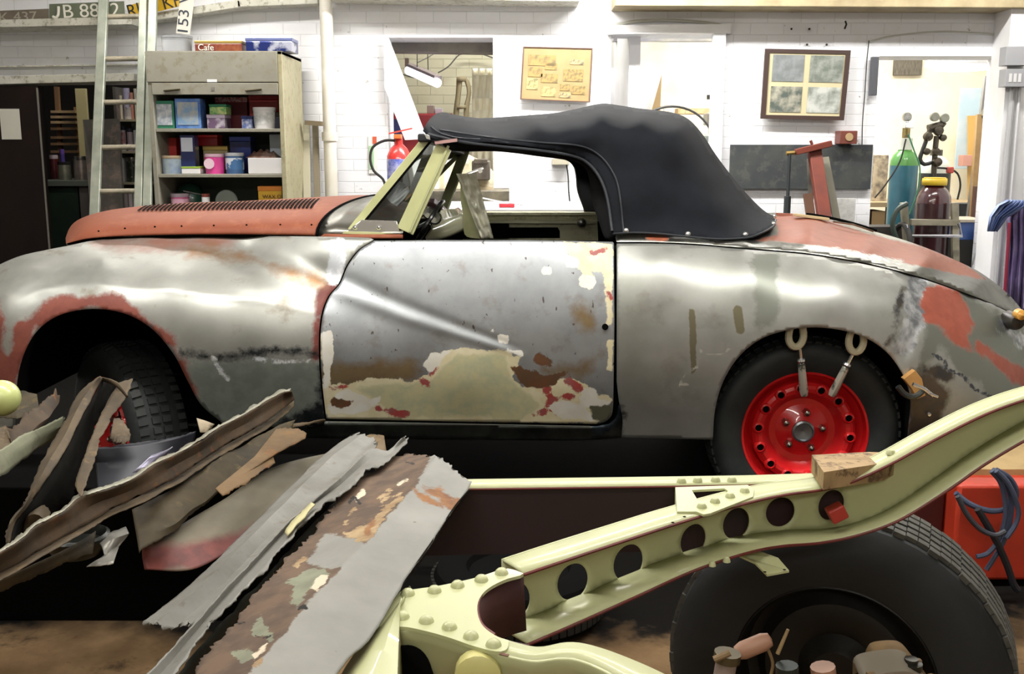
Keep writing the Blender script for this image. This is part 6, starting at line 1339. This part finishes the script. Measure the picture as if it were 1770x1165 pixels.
s1 = scrap('sill_panel', 'long flat grey sill panel with a rotted brown face, lying across the chassis', [
    [(704,784,.77),(673,796,.77),(620,830,.775),(570,880,.78),(543,918,.78),(505,955,.785),(467,996,.79),(432,1039,.79),(400,1085,.79),(362,1130,.79),(320,1185,.79)],
    [(757,787,.82),(711,846,.82),(670,894,.82),(630,939,.82),(580,990,.82),(527,1045,.82),(473,1112,.82),(427,1165,.82),(400,1200,.82)],
    [(815,832,.80),(806,850,.80),(781,884,.80),(740,947,.80),(705,996,.80),(689,1023,.80),(643,1099,.80),(605,1134,.80),(589,1155,.80),(565,1190,.80)]],
    m_grey, n=150, sub=22, jag=(9, 1), ends=(7, 0), attrs={
    'rot': [[(690,780),(745,775),(735,812),(712,846),(668,896),(632,938),(600,930),(562,922),(530,968),(572,985),(600,975),(527,1048),(473,1114),(420,1175),(300,1200),(360,1100),(480,940),(600,820)]],
    'cream': [[(640,905),(660,880),(676,870),(690,850),(700,858),(676,880),(660,900),(645,925),(632,938),(610,934),(592,922),(612,916)], ('line', 3, [(596,905),(604,890),(612,880)]), ('line', 5, [(660,862),(672,852)]), ('line', 4, [(440,1150),(452,1140)]), ('line', 3, [(512,975),(528,962)])],
    'sage': [[(530,985),(560,980),(572,990),(545,1010),(530,1025),(515,1050),(498,1040),(510,1010),(494,1008)], [(440,1075),(452,1065),(462,1090),(474,1095),(468,1105),(450,1100),(436,1095)], [(405,1130),(430,1120),(440,1135),(418,1145)]],
    'chalk': [[(540,1008),(556,994),(568,996),(562,1008),(548,1020),(536,1016)], [(436,1130),(462,1110),(458,1122),(440,1140)], ('line', 4, [(615,862),(628,850)]), ('line', 2, [(690,836),(704,828)])],
    'rust': [[(730,842),(760,842),(780,860),(802,862),(790,882),(778,880),(760,862),(740,852)], [(712,842),(735,852),(764,876),(745,872),(720,858)], ('line', 6, [(634,916),(645,902)])],
    'hole': [('line', 2.5, [(604,868),(612,858),(618,866),(624,872)]), ('line', 2, [(515,1052),(525,1044),(530,1050)]), ('line', 1.5, [(440,1098),(452,1102),(468,1098)]), ('line', 2, [(410,1078),(424,1076)]), ('line', 1.5, [(700,797),(716,803)])]}, seed=4)
scrap('folded_flange', '', [[(812,846,.80),(781,885,.80),(740,948,.80),(705,997,.80),(689,1024,.80)], [(808,850,.76),(781,890,.76),(740,953,.76),(705,1002,.76),(688,1030,.76)]], m_dark, parent=s1, n=30, sub=1, jag=(0, 3))
scrap('strip', 'wide pale grey channel strip with a torn far end, next to the narrower strip', [
    [(612,750,.72),(560,785,.73),(480,862,.74),(400,942,.75),(330,1010,.75),(248,1072,.75)], [(628,748,.75),(575,788,.755),(495,866,.765),(415,946,.775),(345,1015,.775),(262,1080,.775)],
    [(648,758,.74),(590,810,.745),(512,882,.755),(435,958,.76),(365,1030,.76),(300,1085,.76)], [(656,764,.755),(606,828,.76),(524,905,.765),(452,965,.77),(390,1022,.77),(340,1080,.77)]],
    m_strip, n=110, sub=6, jag=(1, 3), ends=(12, 22), seed=2)
scrap('strip', 'narrow grey torn channel with a curled far end beside the rotted sill panel', [
    [(702,750,.79),(672,778,.78),(640,776,.79),(600,815,.79),(560,850,.79),(500,905,.79),(440,965,.79),(380,1030,.79),(330,1085,.79),(280,1140,.79),(245,1175,.79)], [(704,756,.775),(668,788,.78),(634,798,.78),(592,835,.78),(545,868,.78),(492,920,.78),(440,975,.78),(386,1035,.78),(336,1093,.78),(290,1150,.78),(262,1180,.78)],
    [(706,762,.79),(672,794,.79),(636,812,.795),(590,850,.795),(548,880,.795),(502,930,.795),(452,988,.795),(402,1040,.795),(352,1095,.795),(314,1145,.795),(290,1180,.795)]],
    m_strip, n=120, sub=5, jag=(2, 5), ends=(8, 0), seed=5)
scrap('sealant_bead', '', [[(538,868,.80),(500,905,.80),(492,918,.80)], [(545,872,.803),(508,912,.803),(496,925,.80)]], mat('yellow sealant', 'b5ae7e', .6), parent=[o for o in C.objects if o.name == 'strip.001'][0], n=14, sub=2, jag=(2, 2))
scrap('torn_sheet', 'dark green brown torn sheet hanging in the gap beside the sill panel', [
    [(690,792,.70),(600,850,.70),(540,905,.70),(470,985,.70),(400,1060,.70),(330,1140,.70),(290,1190,.70)], [(705,800,.66),(640,850,.66),(570,920,.66),(500,990,.66),(430,1070,.66),(370,1140,.66),(330,1190,.66)]], rustmat('green black sludge', '2c3026', '1c1f1a', '4a4432'), n=60, sub=4, jag=(4, 6), seed=8)
# the big brown channel with silver lip
U3 = [(-20,968),(34,934),(58,912),(85,898),(111,884),(126,868),(141,858),(191,844),(235,825),(268,802),(300,788),(345,763),(375,742),(420,718),(460,694),(490,678),(504,676)]
L3 = [(-20,1000),(30,975),(62,955),(96,936),(130,915),(160,898),(196,878),(240,858),(280,838),(320,815),(350,795),(385,772),(410,758),(440,740),(470,722),(495,702),(508,690)]
def zl(pts, z0, z1): n = len(pts); return [(x, y, z0 + (z1-z0)*i/(n-1)) for i, (x, y) in enumerate(pts)]
chn = scrap('sill_channel', 'long brown rusty channel with a torn silvery upper lip pointing at the front wing', [zl([(x, y-5) for x, y in U3], .60, .62), zl(U3, .61, .63)], m_lip, n=150, sub=2, jag=(4, 1), ends=(0, 6), seed=11)
scrap('channel_web', '', [zl(U3, .61, .63), zl([((a[0]+b[0])/2, (a[1]+b[1])/2) for a, b in zip(U3, L3)], .575, .60), zl(L3, .55, .58)], m_brown, parent=chn, n=120, sub=4, jag=(0, 3), seed=12)
scrap('channel_foot', '', [zl([(x, y+2) for x, y in L3], .55, .56), zl([(x, y+14) for x, y in L3], .55, .56)], m_taupe, parent=chn, n=100, sub=2, jag=(0, 2), seed=13)
scrap('channel', 'olive lower channel piece at the left edge under the brown channel', [zl([(-20,1012),(60,974),(120,946),(165,918)], .5, .5), zl([(-20,1030),(60,996),(110,975),(160,955)], .47, .47)], m_olive, n=50, sub=3, jag=(0, 3), seed=14)
scrap('sheet_metal', 'olive brown crumpled sheet under the long brown channel', [[(228,880,.52),(300,845,.54),(400,782,.55),(470,742,.56),(510,728,.56)], [(236,930,.48),(300,905,.49),(380,845,.5),(440,800,.52),(500,755,.53)], [(240,955,.46),(292,924,.47),(362,862,.49),(430,815,.51),(520,760,.52)]], m_olive, n=70, sub=6, jag=(1, 3), wob=.01, seed=15)
scrap('bracket_lip', 'tan torn lip of sheet steel on top of the crumpled sheet near the wing', [[(478,742,.58),(510,742,.58),(530,750,.58)], [(440,790,.57),(480,775,.57),(528,758,.57)], [(372,846,.56),(430,815,.56),(470,785,.56)], [(384,858,.55),(436,828,.55),(475,800,.55)]], rustmat('tan rust', '6e5636', '56432c', '8a5526'), n=40, sub=5, jag=(2, 4), seed=16)
scrap('floor_panel', 'smooth grey beige panel shading to red at its lower left, behind the channel strips', [[(245,948,.45),(300,915,.46),(380,868,.47),(470,810,.48),(575,782,.49)], [(246,965,.42),(330,950,.43),(420,900,.44),(500,850,.45),(590,800,.46)], [(250,985,.40),(340,982,.40),(430,930,.41),(510,870,.42),(600,810,.43)]],
      patch_mat('beige to red panel', '6f6857', [LR('red', '6e342c', '5a2a26', .6, 0, 10, 6, 8)], rough=.55, metal=.1, base2='5c5646', scale=4), n=60, sub=8, attrs={'red': [[(240,940),(330,935),(440,915),(440,960),(340,990),(240,990)]]}, seed=17)
# inverted V channel
lv = [(168,652),(139,676),(121,706),(103,744),(77,786),(57,832),(39,873),(15,905),(9,940)]; rv = [(178,653),(156,694),(136,730),(122,762),(98,803),(72,840),(48,876),(26,905),(16,945)]
vb = scrap('bent_channel', 'taupe channel bent into an upside down V standing over the front wheel', [zl(lv, .76, .58), zl([(a[0]*.5+b[0]*.5, a[1]*.5+b[1]*.5-2) for a, b in zip(lv, rv)], .775, .59), zl(rv, .76, .58)], m_taupe, n=80, sub=4, jag=(3, 1), ends=(0, 8), seed=21)
scrap('inner_face', '', [zl([(x+1, y+1) for x, y in rv], .755, .575), zl([(208,664),(186,700),(164,738),(148,788),(134,830),(126,856),(96,888),(66,915),(40,950)], .69, .5)], m_dark, parent=vb, n=60, sub=3, jag=(0, 4), seed=22)
scrap('bridge', '', [[(176,651,.765),(190,654,.765),(203,660,.76),(222,684,.75)], [(178,657,.75),(190,662,.75),(205,672,.745),(220,688,.74)]], m_taupe, parent=vb, n=20, sub=2, seed=23)
scrap('right_leg', '', [[(206,660,.75),(186,694,.72),(168,730,.70),(146,788,.67),(130,832,.64),(137,856,.63)], [(232,653,.755),(218,684,.73),(192,722,.70),(178,748,.69),(164,798,.66),(140,858,.63)]], m_taupe, parent=vb, n=50, sub=5, jag=(2, 4), ends=(2, 0), seed=24)
scrap('torn_flap', '', [[(197,726,.70),(214,728,.70),(226,752,.69)], [(190,760,.68),(205,768,.68),(224,762,.68)]], m_taupe, parent=vb, n=20, sub=3, jag=(3, 5), seed=25)
scrap('curved_strip', 'pale greenish curved strip at the left edge behind the bent channel', [[(-15,786,.68),(39,753,.68),(77,735,.68),(112,719,.68)], [(-15,805,.66),(39,772,.66),(77,750,.66),(108,735,.66)], [(-15,835,.63),(39,795,.63),(75,768,.63),(100,752,.63)]], rustmat('pale green grey strip', '7d7f68', '686a55', '5a5544'), n=40, sub=4, jag=(2, 3), ends=(0, 10), seed=26)
scrap('torn_plate', 'ragged brown plate at the left edge below the pale green knob', [[(-15,735,.62),(20,740,.63),(45,718,.64),(75,696,.65),(98,673,.66)], [(-15,770,.60),(25,770,.6),(55,745,.61),(85,720,.62),(103,690,.63)], [(-15,800,.57),(20,792,.57),(40,775,.58),(62,750,.59),(80,728,.6)]], m_brown, n=50, sub=5, jag=(6, 6), ends=(0, 6), wob=.012, seed=27)
scrap('beige_flap', 'beige crumpled flap at the very left below the ragged plate', [[(-12,745,.66),(10,738,.66),(18,758,.66)], [(-12,790,.64),(8,780,.64),(20,768,.64)], [(-12,808,.63),(5,795,.63),(16,780,.63)]], m_taupe, n=24, sub=4, jag=(3, 3), seed=28)
scrap('olive_plate', 'dull olive plate behind the ragged plate at the left edge', [[(-15,672,.62),(30,676,.62),(64,682,.62)], [(-15,720,.58),(30,724,.58),(68,712,.58)]], m_olive, n=30, sub=4, jag=(2, 2), seed=29)
kb = thing('knob', 'pale yellow green rounded knob poking in at the left edge', 'knob', PZ(3, 700, .66)); kc = PZ(3, 688, .70); bm2 = MB(); bm2.lathe([(.052*math.sin(a), -.052*math.cos(a)) for a in np.linspace(0.001, PI-.001, 16)], 28, kc); bm2.build('head', mat('pale lime plastic', 'c3cc86', .35, coat=.3), kb); MB().tube([kc + Vector((-.05, 0, 0)), kc + Vector((-.4, .05, -.2))], .02, 10).build('stem', dark_in, kb)
scrap('gloss_sheet', 'glossy black panel with a violet grey sheen beneath the front tyre', [[(160,775,.60),(235,766,.60),(300,756,.60),(338,745,.60)], [(165,800,.56),(235,798,.56),(290,785,.56),(335,765,.57)], [(170,865,.5),(235,850,.5),(290,815,.52),(340,785,.53)]], mat('glossy black steel', '1b1d24', .42, .3, col2='26262e', scale=6), n=40, sub=5, jag=(2, 2), seed=30)
scrap('violet_highlight', 'violet grey highlight shaped as a small plate on the glossy black panel', [[(262,786,.61),(292,776,.61),(298,772,.61)], [(228,817,.58),(250,812,.58),(274,800,.58)]], mat('violet highlight colour', '8d8a9c', .3, .5), n=20, sub=4, jag=(1, 1), seed=31)  # pale shape that paints the violet-grey highlight onto the black panel
scrap('tan_lump', 'tan crumpled lump between the bent channel and the brown channel', [[(38,880,.58),(55,866,.6),(72,868,.6),(86,884,.58)], [(34,905,.56),(50,892,.6),(66,888,.6),(80,896,.58)], [(30,928,.54),(42,924,.55),(56,914,.55),(72,906,.55)]], m_taupe, n=24, sub=6, jag=(2, 2), wob=.02, seed=32)
scrap('grey_bracket', 'pale grey forked bracket in the dark below the brown channel', [[(168,935,.46),(190,922,.47),(218,912,.47)], [(176,945,.46),(196,932,.47),(223,922,.47)], [(180,960,.45),(200,945,.45),(206,944,.45)], [(150,980,.44),(180,978,.44),(196,975,.44)]], mat('pale grey steel', '8f8c84', .4, .4), n=24, sub=4, jag=(1, 1), seed=33)
scrap('blue_strip', 'thin dark blue strip under the brown channel', [[(150,905,.5),(166,888,.5),(186,876,.5)], [(140,924,.48),(158,908,.48),(176,892,.48)]], mat('dark blue steel', '3a4a6a', .35, .3), n=16, sub=3, seed=34)
bl = MB(); bl.lathe([(0, 0), (.05, .0), (.075, .03), (.078, .05), (.07, .055), (.06, .03), (0, .02)], 24, PZ(135, 958, .42)); tag(bl.build('bowl', mat('dirty black bowl', '1c211d', .35, .3)), 'dirty black bowl lying under the brown channel', 'bowl')
scrap('thin_lip', 'thin torn lip of steel reaching under the front wing bottom', [[(484,741,.55),(505,733,.55),(530,730,.55),(562,724,.55)], [(486,745,.54),(505,741,.54),(530,736,.54),(562,728,.54)]], m_taupe, n=30, sub=2, jag=(1, 2), seed=35)
scrap('cream_tab', 'small cream tab sticking up beside the front tyre', [[(340,724,.62),(355,728,.62),(371,733,.62)], [(346,748,.60),(356,748,.60),(364,742,.60)]], rustmat('cream tab paint', '9c8f78', '857a64', '6b5a44'), n=12, sub=3, seed=36)
scrap('tan_plate', 'tan plate standing behind the torn ends of the grey strips', [[(618,760,.5),(640,752,.5),(664,754,.5)], [(617,790,.46),(640,800,.46),(668,785,.46)]], rustmat('tan plate rust', '7d6b54', '6b5a44', '8a7450'), n=20, sub=4, jag=(1, 1), seed=37)
# black block added to stand in for the dark beneath the pile, also carrying it
tag(MB().span(-2.0, -.42, 2.95, 3.3, 0, .42).build('shade_block', mat('near-black shade block', '080808', .95, spec=.05), bevel=.006), 'added black block standing in for shade under the scrap metal at the left', 'crate')
mb = MB(); mb.rows([[Vector((-.40 + .05*i, 3.3 + .03*math.sin(i), .30 + .03*math.sin(i*1.7) - .02*j)) for i in range(12)] for j in range(9)]); tag(mb.build('green_cloth', mat('dark green cloth', '1d3a22', .8), solid=.006), 'dark green cloth hanging under the sill of the car', 'cloth')
# ================================================================ CAMERA AND VIEW
cam = bpy.data.cameras.new('camera'); co = bpy.data.objects.new('camera', cam); C.objects.link(co)
co.location = (0, 0, HC); co.rotation_euler = (PI/2 - TH, 0, 0)
cam.sensor_fit = 'HORIZONTAL'; cam.sensor_width = 36; cam.lens = 36 * FPX / 1770; cam.clip_start = .05
bpy.context.scene.camera = co
w = bpy.data.worlds.new('world'); bpy.context.scene.world = w; w.use_nodes = True
w.node_tree.nodes['Background'].inputs[0].default_value = (.8, .85, 1, 1); w.node_tree.nodes['Background'].inputs[1].default_value = .03
vs = bpy.context.scene.view_settings; vs.view_transform = 'Standard'; vs.look = 'None'; vs.gamma = 1; vs.use_curve_mapping = False; vs.exposure = .15
